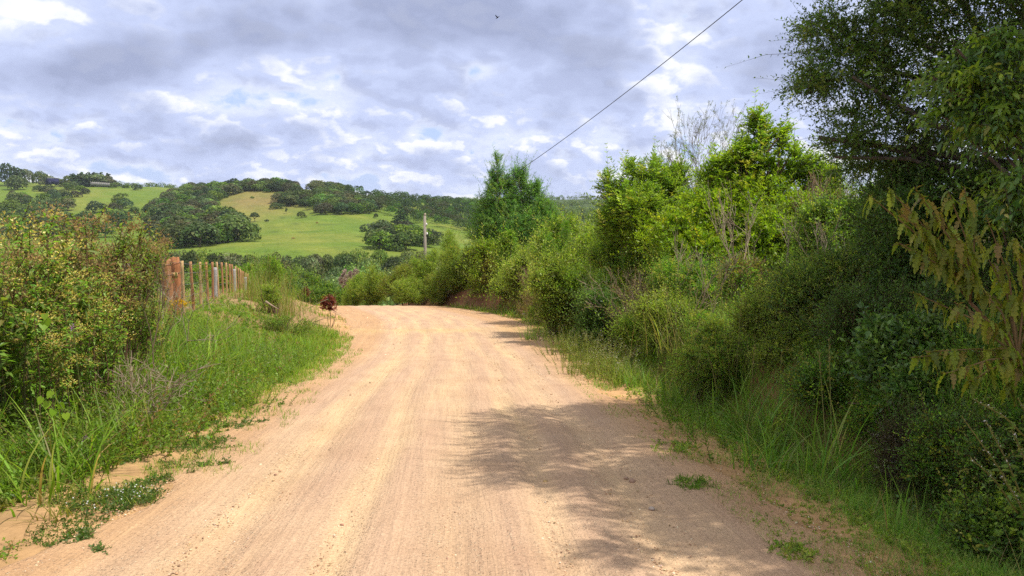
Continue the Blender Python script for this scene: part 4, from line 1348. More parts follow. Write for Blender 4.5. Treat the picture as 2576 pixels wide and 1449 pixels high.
# --- yellow nettle like plant in front of the thicket
def nettle():
    rng = np.random.default_rng(372)
    base = np.array((3.75, 5.25, h1(3.75, 5.25)))
    root = empty("nettle", base, "tall yellowing plant with toothed drooping leaves before the dark thicket", "plant")
    NET = [((.27, .30, .040), 3), ((.22, .27, .036), 3), ((.30, .27, .05), 1.2), ((.27, .19, .07), .5), ((.16, .22, .035), 1.5)]
    tips = [(2185, 490), (2235, 475), (2300, 470), (2385, 480), (2425, 470), (2480, 540), (2300, 560), (2260, 610), (2350, 640), (2400, 590), (2295, 735), (2420, 660), (2440, 700), (2500, 745), (2535, 850), (2460, 800), (2330, 885), (2510, 690), (2555, 600), (2400, 760), (2550, 930), (2480, 880), (2380, 940), (2440, 960), (2530, 980), (2290, 900), (2560, 780), (2350, 520), (2260, 530), (2470, 620)]
    a1, a2 = Acc(), Acc()
    fork1 = P(2440, 760, 5.2) - base
    fork2 = P(2560, 900, 5.0) - base
    for i_, (px, py) in enumerate(tips):
        tp = P(px, py, 5.1 + rng.uniform(-.25, .25)) - base
        st = fork1 if py < 700 and px < 2460 else fork2
        v = tp - st
        c1 = st + v * .5 + np.array((.05, 0, .04))
        tube(a1, [st, c1, tp], [.008, .006, .003], (.17, .11, .05), 5, cap=False)
        nl = 20
        tt = rng.uniform(.35, 1.0, nl)
        B = st + v * tt[:, None] + np.array((.05, 0, .04)) * (4 * tt * (1 - tt))[:, None]
        an = rng.uniform(0, 6.28, nl)
        D = np.stack([np.cos(an), np.sin(an), -.55 - rng.uniform(0, .7, nl)], 1)
        L = rng.uniform(.07, .15, nl)
        leaves(a2, B, D, np.stack([np.cos(an) * .6, np.sin(an) * .6, np.ones(nl) * .8], 1) + rng.normal(0, .25, (nl, 3)), L, L * rng.uniform(.30, .44, nl), pick(NET, nl, rng, .16), TS)
        # small leaf buds crowd the tip
        nb = 14
        an = rng.uniform(0, 6.28, nb)
        D = np.stack([np.cos(an), np.sin(an), rng.uniform(-.3, .8, nb)], 1)
        leaves(a2, np.repeat(tp[None], nb, 0) - unit(v) * rng.uniform(0, .09, nb)[:, None], D, rng.normal(0, .5, (nb, 3)) + (0, 0, 1), rng.uniform(.025, .06, nb), rng.uniform(.008, .016, nb), pick([((.24, .17, .055), 1), ((.22, .22, .04), 2)], nb, rng), T4)
    for f_ in (fork1, fork2):
        tube(a1, [(0, 0, -.1), f_ * .5 + np.array((.12, 0, 0)), f_], [.018, .015, .011], (.20, .11, .055), 6)
    link("stems", a1.mesh("stems", M_TWIG), root)
    link("foliage", a2.mesh("foliage", M_LEAF), root)


nettle()


def mint():
    rng = np.random.default_rng(373)
    base = np.array((2.95, 3.75, h1(2.95, 3.75)))
    root = empty("mint_sprig", base, "sunlit pale green flowering sprig at the lower right frame edge", "plant")
    a1, a2, a3 = Acc(), Acc(), Acc()
    shoots = [((2600, 1330), (2420, 1048)), ((2590, 1300), (2480, 1060)), ((2600, 1120), (2450, 1005)), ((2600, 1240), (2545, 1080)), ((2640, 1180), (2560, 1000)), ((2560, 1290), (2440, 1150)), ((2600, 1350), (2520, 1200))]
    G = [((.20, .28, .05), 2), ((.16, .24, .035), 2), ((.12, .19, .03), 1)]
    for (ax, ay), (bx, by) in shoots:
        A, B_ = P(ax, ay, 3.75) - base, P(bx, by, 3.6) - base
        mid_ = (A + B_) / 2 + np.array((0, 0, .03))
        tube(a1, [A, mid_, B_], [.005, .004, .002], (.17, .17, .05), 5, cap=False)
        n = 16
        tt = np.repeat(np.linspace(.05, .8, n // 2), 2)
        an = np.where(np.arange(n) % 2, 0, np.pi) + np.repeat(np.arange(n // 2) * 1.4, 2)
        Bq = A + (B_ - A) * tt[:, None] + np.array((0, 0, .03)) * (4 * tt * (1 - tt))[:, None]
        D = np.stack([np.cos(an), np.sin(an) * .8, rng.uniform(-.1, .4, n)], 1)
        L = (.062 * (1.1 - tt)) * rng.uniform(.8, 1.2, n)
        leaves(a2, Bq, D, rng.normal(0, .2, (n, 3)) + (0, 0, 1), L, L * .62, pick(G, n, rng), T7)
        nf = 46
        tf = rng.uniform(.45, 1.0, nf)
        Bf = A + (B_ - A) * tf[:, None] + np.array((0, 0, .03)) * (4 * tf * (1 - tf))[:, None]
        leaves(a3, Bf + rng.normal(0, .004, (nf, 3)), rng.normal(0, 1, (nf, 3)), rng.normal(0, 1, (nf, 3)), rng.uniform(.006, .014, nf), np.full(nf, .006), pick([((.72, .70, .66), 1), ((.28, .30, .10), 2)], nf, rng, .1))
    tube(a1, [(0, 0, -.1), P(2640, 1350, 3.75) - base], [.012, .007], (.16, .14, .06), 6)
    link("stems", a1.mesh("stems", M_TWIG), root)
    link("leaves", a2.mesh("leaves", M_LEAF), root)
    link("blossom", a3.mesh("blossom", M_FLOWER), root)


mint()

GR = [((0.1148, 0.2228, 0.0243), 3), ((0.1485, 0.2633, 0.0297), 2), ((0.1958, 0.27, 0.0405), 1)]
GRD = [((0.1687, 0.3263, 0.0496), 3), ((0.225, 0.3937, 0.0586), 2), ((0.3374, 0.4, 0.1013), 1)]
STRAW = [((.33, .26, .12), 2), ((.27, .22, .09), 1), ((.40, .32, .16), 1)]


def cane(name, label, px, Y, n, h, wd, pal, seed, spread=.16, lean=.28, bend=.75, stalks=0, straw=.08):
    rng = np.random.default_rng(seed)
    b0 = ground(px, Y)
    root = empty(name, b0, label, "grass clump")
    acc = Acc()
    Pp = np.stack([rng.normal(0, spread, n), rng.normal(0, spread, n), np.full(n, -.03)], 1)
    Hh = h * rng.uniform(.45, 1.15, n)
    blades(acc, Pp, Hh, np.full(n, wd) * rng.uniform(.6, 1.2, n), pick(pal, n, rng, .13), rng, lean=lean, segs=6, bend=bend)
    ns = int(n * straw)
    if ns:
        blades(acc, Pp[:ns], Hh[:ns] * .9, np.full(ns, wd * .7), pick(STRAW, ns, rng, .12), rng, lean=lean * 1.6, segs=6, bend=bend * 1.1)
    link("blades", acc.mesh("blades", M_GRASS), root)
    if stalks:
        a2, a3 = Acc(), Acc()
        for k_ in range(stalks):
            d = np.array((rng.normal(0, .14), rng.normal(0, .14), 1)) * h * rng.uniform(1.0, 1.4)
            p0 = np.array((rng.normal(0, spread * .6), rng.normal(0, spread * .6), 0))
            tube(a2, [p0, p0 + d * .5, p0 + d], [.005, .004, .002], (.22, .22, .07), 4, cap=False)
            m_ = 26
            tt = rng.uniform(.82, 1.0, m_)
            leaves(a3, p0 + d * tt[:, None], unit(d)[None] + rng.normal(0, .45, (m_, 3)), rng.normal(0, 1, (m_, 3)), rng.uniform(.02, .05, m_), np.full(m_, .006), pick(STRAW, m_, rng, .12))
        link("stalks", a2.mesh("stalks", M_TWIG), root)
        link("seed_sprays", a3.mesh("seed_sprays", M_GRASS), root)
    return root


cane("grass_clump", "tall broad bladed grass clump at the thicket foot, farther of the shaded pair", 1930, 8.4, 60, .95, .026, GRD, 381, .18, stalks=2)
cane("grass_clump", "tall broad bladed grass clump with upright cane, nearer of the shaded pair", 2110, 6.5, 46, .95, .026, GRD, 382, .14, lean=.2, stalks=2)
cane("grass_clump", "arching grass clump on the shaded verge by the road shadow edge", 1960, 6.7, 44, .62, .020, GRD, 383, .16)
cane("grass_clump", "sunlit grass tuft with upright stalks at the foot of the cut bank", 1335, 23.0, 60, .75, .018, GR, 384, .14, stalks=5)
cane("grass_clump", "thin grass tuft at the far right road edge near the bend", 1262, 36.0, 60, .6, .02, GR, 385, .2, stalks=4)
cane("grass_clump", "bright grass tuft beside the pale herbs on the right verge", 1600, 12.4, 60, .5, .014, GR, 386, .14)
cane("grass_clump", "lone upright broad blade tuft low in the shaded lower right", 2330, 4.9, 14, .5, .02, GRD, 387, .08, lean=.12, bend=.3)


# --- pale sunlit herbs along the right verge
def herb(name, label, px, Y, n, h, pal, seed, ll=.045, lw=.014, spread=.16, flowers=None, dx=0.0, group=None):
    rng = np.random.default_rng(seed)
    b0 = ground(px, Y)
    root = empty(name, b0, label, "herb", group)
    acc = Acc()
    B = np.stack([rng.normal(0, spread, n), rng.normal(0, spread, n), np.zeros(n)], 1)
    D = unit(np.stack([B[:, 0] * 1.2 + rng.normal(0, .15, n), B[:, 1] * 1.2 + rng.normal(0, .15, n), np.ones(n)], 1))
    L = h * rng.uniform(.55, 1.15, n)
    sprays(acc, B, D, L, 26, ll, lw, pal, rng, droop=.08, lift=.3, stemcol=(.16, .15, .05), stem_r=.0035)
    link("foliage", acc.mesh("foliage", M_LEAF), root)
    if flowers:
        a2 = Acc()
        k_ = n * 14
        i = rng.integers(0, n, k_)
        tp = B[i] + D[i] * (L[i] * rng.uniform(.85, 1.03, k_))[:, None] - np.array((0, 0, 1)) * (.08 * L[i])[:, None] + rng.normal(0, .022, (k_, 3))
        leaves(a2, tp, rng.normal(0, 1, (k_, 3)) + (0, 0, .6), rng.normal(0, 1, (k_, 3)), rng.uniform(.008, .018, k_), np.full(k_, .009), pick(flowers, k_, rng, .1))
        link("blossom", a2.mesh("blossom", M_FLOWER), root)
    return root


PALE = [((0.26, 0.325, 0.0585), 2), ((0.208, 0.286, 0.0455), 2), ((0.325, 0.312, 0.091), 1)]
for i_, (px, Y, h, lab) in enumerate([
        (1420, 18.6, .62, "pale flowering herb at the far end of the sunny right verge"), (1455, 17.0, .66, "pale green upright herb standing below the red cut bank"),
        (1480, 15.6, .66, "leafy pale herb in the middle of the sunny right verge"), (1515, 14.6, .62, "yellow green herb between the road and the cut bank"),
        (1545, 13.6, .6, "bushy pale herb near the first road shadows"), (1500, 17.6, .6, "herb tucked close under the red cut bank"),
        (1575, 12.8, .55, "soft green herb at the near end of the sunny right verge"), (1465, 14.2, .35, "short pale herb at the gravel edge of the road")]):
    herb("verge_herb", lab, px - 14, Y, 44, h * 1.15, PALE, 390 + i_, flowers=[((.62, .60, .46), 1), ((.35, .34, .12), 2)] if i_ % 2 == 0 else None, spread=.2)
for i_, (px, Y, h, lab) in enumerate([(1760, 9.3, .42, "leafy green herb patch in the shade where the grass starts"), (1840, 8.2, .45, "fresh green herb in front of the tall shaded grass"),
                                      (1920, 7.3, .42, "lance leaved herb at the nearer shaded verge edge"), (1690, 10.6, .4, "green herb at the meeting of sun and shade on the verge")]):
    herb("verge_herb", lab, px, Y, 26, h, GR, 400 + i_, ll=.07, lw=.02, spread=.24)

# dry stalks and grass tangled among the bank bushes
for i_, (px, Y, h, lab) in enumerate([
        (1460, 23.5, 1.0, "dry grass clump among the bushes above the red cut bank"), (1555, 18.2, 1.0, "pale dry stalks leaning out between the low bushes"), (1640, 15.6, 1.1, "tall straw coloured grass at the thicket edge in the sun"),
        (1720, 13.4, 1.1, "dry grass stems where the bank falls into shade"), (1800, 11.8, 1.0, "straw stalks in front of the mottled bush"), (1395, 29, .9, "yellowish grass clump under the tan dry bush"),
        (1300, 36.5, .9, "straw grass along the bank foot near the bend"), (1225, 42.5, .9, "pale grass clump at the inside of the bend"), (1880, 10.2, .9, "few dry stalks over the shaded low bush"), (1590, 20.6, 1.3, "high thin grass stalks above the low bushes")]):
    cane("grass_clump", lab, px, Y, 90, h, max(.008, .0009 * Y), STRAW + OLIVE + GR, 450 + i_, spread=.28, lean=.34, bend=.5, stalks=9, straw=.5)
for i_, (px, py, Y, lab) in enumerate([(1700, 700, 15.2, "grey forked dead stem over the mottled bush"), (1480, 640, 23, "bare brown twigs sticking out above the yellowish bush"), (1880, 640, 13, "thin dead twigs in front of the bright bush"), (2080, 620, 11, "dry bent twig crossing the dark bush")]):
    b_ = P(px, py, Y)
    bare_shrub("dead_branch", lab, (b_[0], Y, h1(b_[0], Y) + .3), 3, .62, .012, 3, (.32, .25, .18), 470 + i_, spread=.4, up=.25, lean=.4)

# ------------------------------------------------------------------ grass and undergrowth (beyond counting)
def field_points(n, y0, y1, side, d0, d1, rng, power=1.0):
    """Random points on a verge, denser near the camera; side -1 left, +1 right; d is metres from the road edge."""
    u = rng.uniform(0, 1, n)
    y = 1.0 / (1.0 / y0 + u * (1.0 / y1 - 1.0 / y0)) if power == 1 else y0 + u * (y1 - y0)
    d = d0 + (d1 - d0) * rng.uniform(0, 1, n)
    x = np.where(side < 0, ROAD_L(y) - d, ROAD_R(y) + d)
    return x, y, d


def grass_mass(acc, n, y0, y1, side, d0, d1, hfun, pal, rng, wmul=1.0, lean=.45, bend=.6, thresh=.0, seed=1, nsc=1.1, segs=3, wmin=.004):
    x, y, d = field_points(n, y0, y1, side, d0, d1, rng)
    p2 = np.stack([x, y], 1)
    nz = vnoise(p2, nsc, seed)
    h = hfun(d, y, x) * (.35 + 1.1 * nz) * rng.uniform(.45, 1.25, n)
    k_ = (h > .025) & (nz > thresh)
    x, y, h = x[k_], y[k_], h[k_]
    z = H(x, y)
    wv_ = np.maximum(wmin, .00085 * y) * wmul * rng.uniform(.7, 1.5, len(x))
    blades(acc, np.stack([x, y, z - .02], 1), h, wv_, pick(pal, len(x), rng, .17), rng, lean=lean, segs=segs, bend=bend)


def herb_mass(acc, n, y0, y1, side, d0, d1, hfun, pal, rng, ll, lw, nl=10, thresh=0, seed=1, nsc=1.0, flat=.3):
    x, y, d = field_points(n, y0, y1, side, d0, d1, rng)
    nz = vnoise(np.stack([x, y], 1), nsc, seed)
    h = hfun(d, y, x) * (.35 + 1.1 * nz) * rng.uniform(.5, 1.25, n)
    k_ = (h > .02) & (nz > thresh)
    x, y, h = x[k_], y[k_], h[k_]
    B = np.stack([x, y, H(x, y) - .01], 1)
    D = unit(np.stack([rng.normal(0, flat, len(x)), rng.normal(0, flat, len(x)), np.ones(len(x))], 1))
    s_ = np.maximum(1.0, y / 9.0)
    # two size classes so that far leaves stay visible as leaves
    for lo, hi in ((0, 9), (9, 18), (18, 60)):
        m_ = (y >= lo) & (y < hi)
        if m_.sum() == 0: continue
        sc = s_[m_].mean()
        sprays(acc, B[m_], D[m_], h[m_], nl, ll * sc, lw * sc, pal, rng, droop=.2, lift=.15, spread=1.1, stemcol=(.10, .11, .035), stem_r=.002 * sc)


GRASS = [((0.182, 0.308, 0.0269), 3), ((0.2311, 0.345, 0.0349), 3), ((0.14, 0.2341, 0.0269), 2), ((0.294, 0.3203, 0.0538), 1), ((0.392, 0.2957, 0.121), 0.5)]


def off(y):
    return np.interp(y, [3, 5.5, 7, 8, 10, 13], [1.15, .88, .55, .45, .28, 0])        # bare margin between wheel tracks and the left verge


WEEDG = [((0.1518, 0.2614, 0.0363), 3), ((0.2049, 0.3194, 0.0436), 3), ((0.1214, 0.1888, 0.0349), 2), ((0.2581, 0.2614, 0.0581), 1), ((0.3036, 0.2105, 0.0871), 0.8)]
rng = np.random.default_rng(500)
acc = Acc()
lh0 = lambda d, y, x: (.05 + .36 * sstep(.0, .8, d) + .40 * sstep(.8, 2.6, d)) * (1 - .6 * sstep(14, 19, y) * sstep(.8, 2.0, d)) * (1 - .35 * sstep(9, 15, y)) * (d > 0)
lh = lambda d, y, x: lh0(d - off(y), y, x)
grass_mass(acc, 80000, 3.4, 17, -1, .15, 6.0, lh, GRASS, rng, seed=61)
grass_mass(acc, 26000, 13, 24, -1, .0, 4.5, lambda d, y, x: (.12 + .34 * sstep(.2, 1.2, d)) * (1 - .75 * sstep(16, 20, y) * sstep(.8, 2, d)), GRASS, rng, seed=62)
grass_mass(acc, 9000, 5.5, 20, -1, -.4, 1.0, lambda d, y, x: .10, GRASS, rng, thresh=.55, seed=63, nsc=.8)
grass_mass(acc, 7000, 20, 45, -1, .2, 7.0, lambda d, y, x: .20 + .1 * sstep(30, 40, y), GRASS + STRAW, rng, thresh=.42, seed=64, nsc=2.0)
grass_mass(acc, 5000, 3.4, 17, -1, 2.0, 6.5, lambda d, y, x: .75, STRAW, rng, seed=65, lean=.7, wmul=.7, thresh=.3)
grass_mass(acc, 1300, 3.3, 8, -1, 1.5, 5.0, lambda d, y, x: .95, GRASS, rng, seed=66, lean=.45, wmul=4.0, bend=.75, segs=5, thresh=.3)
grass_mass(acc, 16000, 5.0, 15, -1, 1.3, 6.5, lambda d, y, x: .95 * sstep(1.4, 3.0, d), GRASS + WEEDG, rng, seed=68, lean=.4, wmul=1.6, segs=4, thresh=.25)
grass_mass(acc, 6500, 7.5, 17, -1, .9, 5.5, lambda d, y, x: .72 * sstep(.8, 1.6, d) * (1 - .5 * sstep(14, 17, y)), GRASS, rng, seed=60, lean=.42, wmul=2.3, segs=4, bend=.75, thresh=.35, nsc=.8)
tag(link("grass", acc.mesh("grass", M_GRASS)), "green grass of the left roadside verge", "grass", kind="stuff")
acc = Acc()
herb_mass(acc, 19000, 3.4, 17, -1, .5, 6.5, lambda d, y, x: (.12 + .40 * sstep(.05, .9, d - off(y)) + .34 * sstep(1, 3, d)) * (d > off(y) + .1), WEEDG, rng, .058, .026, nl=10, seed=67)
herb_mass(acc, 2000, 4.6, 14, -1, .1, 1.2, lambda d, y, x: .08, [((.11, .185, .03), 2), ((.085, .14, .028), 2)], rng, .028, .015, nl=9, thresh=.56, seed=63, nsc=.8, flat=1.2)
herb_mass(acc, 2600, 14, 26, -1, .5, 6.0, lambda d, y, x: .18, WEEDG, rng, .04, .018, nl=9, seed=69, thresh=.4)
tag(link("undergrowth", acc.mesh("undergrowth", M_LEAF)), "mixed low weeds of the left roadside thicket", "undergrowth", kind="stuff")

acc = Acc()
rh = lambda d, y, x: (.04 + .16 * sstep(.3, 1.0, d) + .30 * sstep(.8, 1.7, d)) * (1 - .45 * sstep(10, 16, y))
grass_mass(acc, 72000, 3.4, 16, 1, .35, 3.6, rh, GRD, rng, seed=71, wmul=.9)
grass_mass(acc, 18000, 3.4, 14, 1, -.25, .9, lambda d, y, x: .085, GRD + STRAW, rng, thresh=.42, seed=72, nsc=.8)
grass_mass(acc, 24000, 12, 44, 1, .15, 3.0, lambda d, y, x: .12 + .26 * sstep(.3, 1.0, d), GRASS + GRASS + STRAW, rng, seed=73, thresh=.28, nsc=1.6)
grass_mass(acc, 2200, 3.4, 12, 1, .7, 2.2, lambda d, y, x: .6, STRAW + GRD, rng, seed=74, lean=.6, wmul=.7)
tag(link("grass", acc.mesh("grass", M_GRASS)), "shaded grass of the right roadside verge", "grass", kind="stuff")
acc = Acc()
herb_mass(acc, 4200, 3.4, 14, 1, .5, 3.2, lambda d, y, x: .06 + .30 * sstep(.6, 1.8, d), MID + OLIVE, rng, .042, .02, nl=10, seed=75)
herb_mass(acc, 3000, 3.3, 13, 1, -.2, 1.0, lambda d, y, x: .06, MID + OLIVE, rng, .024, .013, nl=9, thresh=.44, seed=76, nsc=.7, flat=1.2)
herb_mass(acc, 2800, 14, 40, 1, 1.2, 4.5, lambda d, y, x: .35, OLIVE + MID, rng, .04, .014, nl=12, seed=77, thresh=.25)
herb_mass(acc, 7000, 5, 44, 1, 1.9, 7.5, lambda d, y, x: .75, MOTTLE + OLIVE + MID, rng, .045, .016, nl=14, seed=78)
tag(link("undergrowth", acc.mesh("undergrowth", M_LEAF)), "low weeds at the foot of the right bank", "undergrowth", kind="stuff")


# ------------------------------------------------------------------ tall weeds of the left thicket
WG = [((0.1744, 0.3407, 0.05), 3), ((0.2378, 0.3975, 0.0583), 2.4), ((0.3013, 0.3597, 0.0752), 1.2), ((0.3013, 0.2271, 0.0835), 0.8), ((0.1268, 0.2082, 0.0417), 2)]
WB = [((0.2195, 0.1928, 0.063), 1.2), ((0.1895, 0.2722, 0.0473), 3), ((0.2594, 0.2948, 0.063), 1.2), ((0.1297, 0.2041, 0.0368), 2)]
YEL = [((.66, .56, .13), 3), ((.56, .46, .09), 2), ((.72, .66, .28), 1), ((.36, .28, .07), .6)]
TAN = [((.34, .22, .09), 2), ((.28, .19, .09), 1), ((.40, .29, .10), 1)]


def weed(label, seed, h, nst, pal, flower, stemc, spread, lf=.115, lwid=.036, bare=.0, nbr=7, group=None, name="tall_weed"):
    rng = np.random.default_rng(seed)
    root = empty(name, (0, 0, 0), label, "weed", group)
    a1, a2, a3 = Acc(), Acc(), Acc()
    for s_ in range(nst):
        an = rng.uniform(0, 6.28)
        out = spread * rng.uniform(.2, 1.0)
        hh = h * rng.uniform(.68, 1.08)
        p0 = np.array((rng.normal(0, .05), rng.normal(0, .05), -.05))
        tp = p0 + np.array((math.cos(an) * out, math.sin(an) * out, hh))
        md = p0 * .5 + tp * .5 + np.array((0, 0, .08 * hh)) - np.array((math.cos(an), math.sin(an), 0)) * out * .15
        tube(a1, [p0, md, tp], [.008, .006, .003], stemc, 5, cap=False)

        def at(t):
            t = np.asarray(t)[..., None]
            return (1 - t) ** 2 * p0 + 2 * t * (1 - t) * (2 * md - .5 * p0 - .5 * tp) + t * t * tp
        k_ = int(34 * hh / 1.5)
        tt = rng.uniform(.22 + bare, 1.0, k_)
        aa = GA * np.arange(k_) + rng.normal(0, .3, k_)
        D = np.stack([np.cos(aa), np.sin(aa), rng.normal(.05, .45, k_)], 1)
        L = lf * rng.uniform(.5, 1.2, k_) * (1.15 - .55 * tt)
        leaves(a2, at(tt), D, rng.normal(0, .4, (k_, 3)) + (0, 0, 1), L, L * lwid / lf, pick(pal, k_, rng, .18), T7)
        for b_ in range(nbr):
            t0 = rng.uniform(.55, .97)
            q0 = at(t0)
            ab = rng.uniform(0, 6.28)
            v = np.array((math.cos(ab) * .55, math.sin(ab) * .55, rng.uniform(.5, 1.1))) * rng.uniform(.12, .3) * h / 1.5
            q1 = q0 + v
            tube(a1, [q0, q0 + v * .5 - np.array((0, 0, .01)), q1], [.004, .003, .0015], stemc, 4, cap=False)
            kb = 9
            tb = rng.uniform(.1, 1, kb)
            ang = rng.uniform(0, 6.28, kb)
            leaves(a2, q0 + v * tb[:, None], np.stack([np.cos(ang), np.sin(ang), rng.normal(0, .5, kb)], 1), rng.normal(0, .4, (kb, 3)) + (0, 0, 1), lf * .6 * rng.uniform(.5, 1.1, kb), np.full(kb, lwid * .6), pick(pal, kb, rng, .18))
            if flower is not None:
                if rng.random() < .74: continue
                kf = rng.integers(36, 60)
                r = rng.uniform(.028, .055)
                o_ = rng.normal(0, 1, (kf, 3)) * np.array((r, r, r * .7))
                leaves(a3, q1 + o_, unit(o_) + (0, 0, .6), rng.normal(0, 1, (kf, 3)), rng.uniform(.014, .030, kf), rng.uniform(.010, .018, kf), pick(flower, kf, rng, .15))
    link("stems", a1.mesh("stems", M_TWIG), root)
    link("foliage", a2.mesh("foliage", M_LEAF), root)
    if flower is not None:
        link("blossoms", a3.mesh("blossoms", M_FLOWER), root)
    return root


gA, gB, gC = "yellow flowered weeds of the left thicket", "brown stemmed weeds of the left thicket", "leafy green weeds of the left thicket"
protoA = [weed("tall weed with yellow flower heads in the left thicket", 601 + i_, 1.5, 6, WG, YEL, (.13, .085, .045), .34, group=gA) for i_ in range(3)]
protoB = [weed("tall brownish weed with seed heads on thin bare stems in the left thicket", 611 + i_, 1.6, 5, WB, TAN, (.12, .065, .04), .30, lf=.10, lwid=.034, bare=.12, group=gB) for i_ in range(3)]
protoC = [weed("leafy green weed without flowers in the left thicket", 621 + i_, 1.05, 7, WEEDG, None, (.10, .10, .04), .36, lf=.12, lwid=.042, group=gC) for i_ in range(2)]
rw = np.random.default_rng(630)
used = set()


def plant(pr, i_, px, Y, sc, label=None, group=None):
    g = ground(px, Y)
    root = pr[i_ % len(pr)]
    key = root.name
    if key in used:
        o = copy_tree(root, g, rw.uniform(0, 6.28), sc, label, group, (rw.normal(0, .07), rw.normal(0, .07)))
    else:
        used.add(key)
        o = root
        o.location = g
        o.rotation_euler = (0, 0, rw.uniform(0, 6.28))
        o.scale = (sc, sc, sc)
        if label: o["label"] = label
    return o


def top_scale(px, py, Y, h):
    """Scale that brings a weed of height h up to the picture row py."""
    return max(.4, (P(px, py, Y)[2] - ground(px, Y)[2]) / h)


# the skyline of the thicket, from the frame edge to the dead stems by the fence
for i_, (kind, px, py, Y) in enumerate([
        ('A', 20, 575, 7.6), ('A', 68, 505, 8.0), ('B', 100, 510, 8.4), ('B', 150, 480, 9.0), ('B', 190, 468, 9.4), ('A', 120, 590, 8.0), ('B', 230, 505, 9.8), ('B', 262, 495, 10.2), ('B', 170, 515, 8.8),
        ('B', 300, 500, 10.8), ('B', 345, 545, 12.0), ('B', 285, 545, 10.2), ('A', 40, 640, 7.4), ('B', -40, 560, 7.2), ('C', -20, 680, 7.0), ('B', 215, 560, 9.0), ('B', 315, 570, 10.8),
        ('B', 170, 580, 11.0), ('B', 80, 580, 10.0), ('A', 225, 672, 8.6), ('A', 262, 664, 8.6), ('A', 185, 715, 7.8), ('A', 240, 730, 8.2), ('C', 100, 690, 7.8),
        ('A', 80, 780, 7.0), ('A', 150, 815, 7.4), ('A', 215, 800, 7.9), ('C', 15, 770, 7.0), ('B', 250, 600, 13.0), ('C', 290, 710, 13.5), ('B', 130, 640, 8.4), ('B', 20, 650, 8.6), ('A', 270, 760, 9.2), ('B', 352, 690, 11.0), ('A', 335, 735, 10.4), ('B', 392, 720, 12.6), ('A', 372, 762, 11.6)]):
    pr, h = {'A': (protoA, 1.62), 'B': (protoB, 1.72), 'C': (protoC, 1.05)}[kind]
    plant(pr, i_, px, Y, top_scale(px, py, Y, h))

bare_shrub("dead_weed", "dead pale branching weed leaning across the thick fence posts", (*ground(395, 12.5)[:2], ground(395, 12.5)[2] + .2), 4, .72, .012, 3, (.34, .27, .20), 640, spread=.4, up=.15, lean=.5)
bare_shrub("dead_weed", "bare brown stem with few leaves at the right end of the left thicket", ground(330, 10.5), 3, .58, .012, 3, (.17, .12, .085), 641, spread=.25, up=.5, lean=.15, leafpal=WB, share=.6, nl=8, ll=.08, lw=.03)
bare_shrub("dead_weed", "tall thin dry stem with a drooping top beyond the fence posts", ground(520, 21), 2, .62, .012, 2, (.30, .26, .16), 642, spread=.2, up=.5, lean=.12, leafpal=YELLOW, share=.7, nl=8, ll=.10, lw=.03)
bare_shrub("dead_weed", "tangle of grey dry twigs low in the left thicket", ground(310, 8.4), 14, .34, .006, 3, (.30, .23, .17), 643, spread=.5, up=.15, lean=.8)

# grass clumps and herbs one can point at on the left
cane("grass_clump", "tall dry yellow green grass clump right of the fence end", 655, 27, 420, 1.35, .016, GRASS + STRAW + YELLOW, 650, .50, lean=.22, bend=.35, stalks=16, straw=.4)
cane("grass_clump", "second yellow grass clump nearer the road than the fence end", 695, 25, 260, 1.0, .016, GRASS + STRAW + YELLOW, 651, .4, lean=.25, bend=.35, stalks=9, straw=.4)
cane("grass_clump", "bright broad bladed grass in front of the thick fence posts", 455, 14.5, 170, .62, .018, GR, 652, .42, lean=.3, bend=.5)
cane("grass_clump", "large arching grass blades at the lower left frame edge", 45, 5.7, 46, .78, .022, GRASS, 653, .16, lean=.42, bend=.8)
cane("grass_clump", "arching grass blades reaching towards the road at lower left", 190, 6.2, 34, .62, .018, GRASS, 654, .14, lean=.5, bend=.9)
cane("grass_clump", "upright grass tuft in the middle of the left verge", 300, 7.4, 60, .7, .016, GRASS, 655, .16, lean=.3, bend=.6)
cane("grass_clump", "long bladed grass below the yellow flowers on the left", 150, 6.6, 50, .85, .018, GRASS, 656, .2, lean=.4, bend=.8)
cane("grass_clump", "sedge like tuft at the bare dirt edge on the left", 105, 5.2, 26, .36, .010, [((.19, .21, .03), 1), ((.24, .20, .05), 1)], 657, .08, lean=.5, bend=.9)
bush("low_bush", "low round green bush on the left verge before the road crest", "bush", bxl(640, 790, 795, 850, 20.5, 1.3, 8, 94), 700, .06, .024, MID + WEEDG, 660, nl=10, sl=.32, gap=.4)
bush("low_bush", "small green bush among the dry grass right of the fence", "bush", bxl(655, 720, 705, 775, 24, .9, 6, 95), 420, .07, .03, OLIVE + MID, 661, nl=10, sl=.36, gap=.4)
bush("low_bush", "leafy bright bush behind the last fence posts", "bush", bxl(640, 720, 640, 730, 33, 1.6, 6, 96), 900, .10, .04, MID + FERN, 662, nl=10, sl=.4)
bush("red_shrub", "small shrub with hanging dark red leaves at the left road edge", "shrub", [pl(826, 755, 27, 17, 13), pl(822, 768, 27, 13, 12), pl(836, 768, 27, 10, 14)], 110, .12, .06, [((.20, .045, .03), 3), ((.28, .08, .06), 1), ((.13, .03, .025), 1)], 663,
     nl=7, sl=.18, nlimb=5, r0=.012, hang=.7, lift=0, wood=(.14, .09, .06))
bush("red_shrub", "tiny red leaved shrub deep under the dark valley trees", "shrub", [pl(768, 730, 50, 8, 9), pl(774, 738, 50, 6, 6)], 30, .16, .08, [((.17, .06, .04), 3), ((.11, .04, .03), 1)], 664, nl=7, sl=.25, nlimb=4, r0=.012, hang=.6, lift=0)


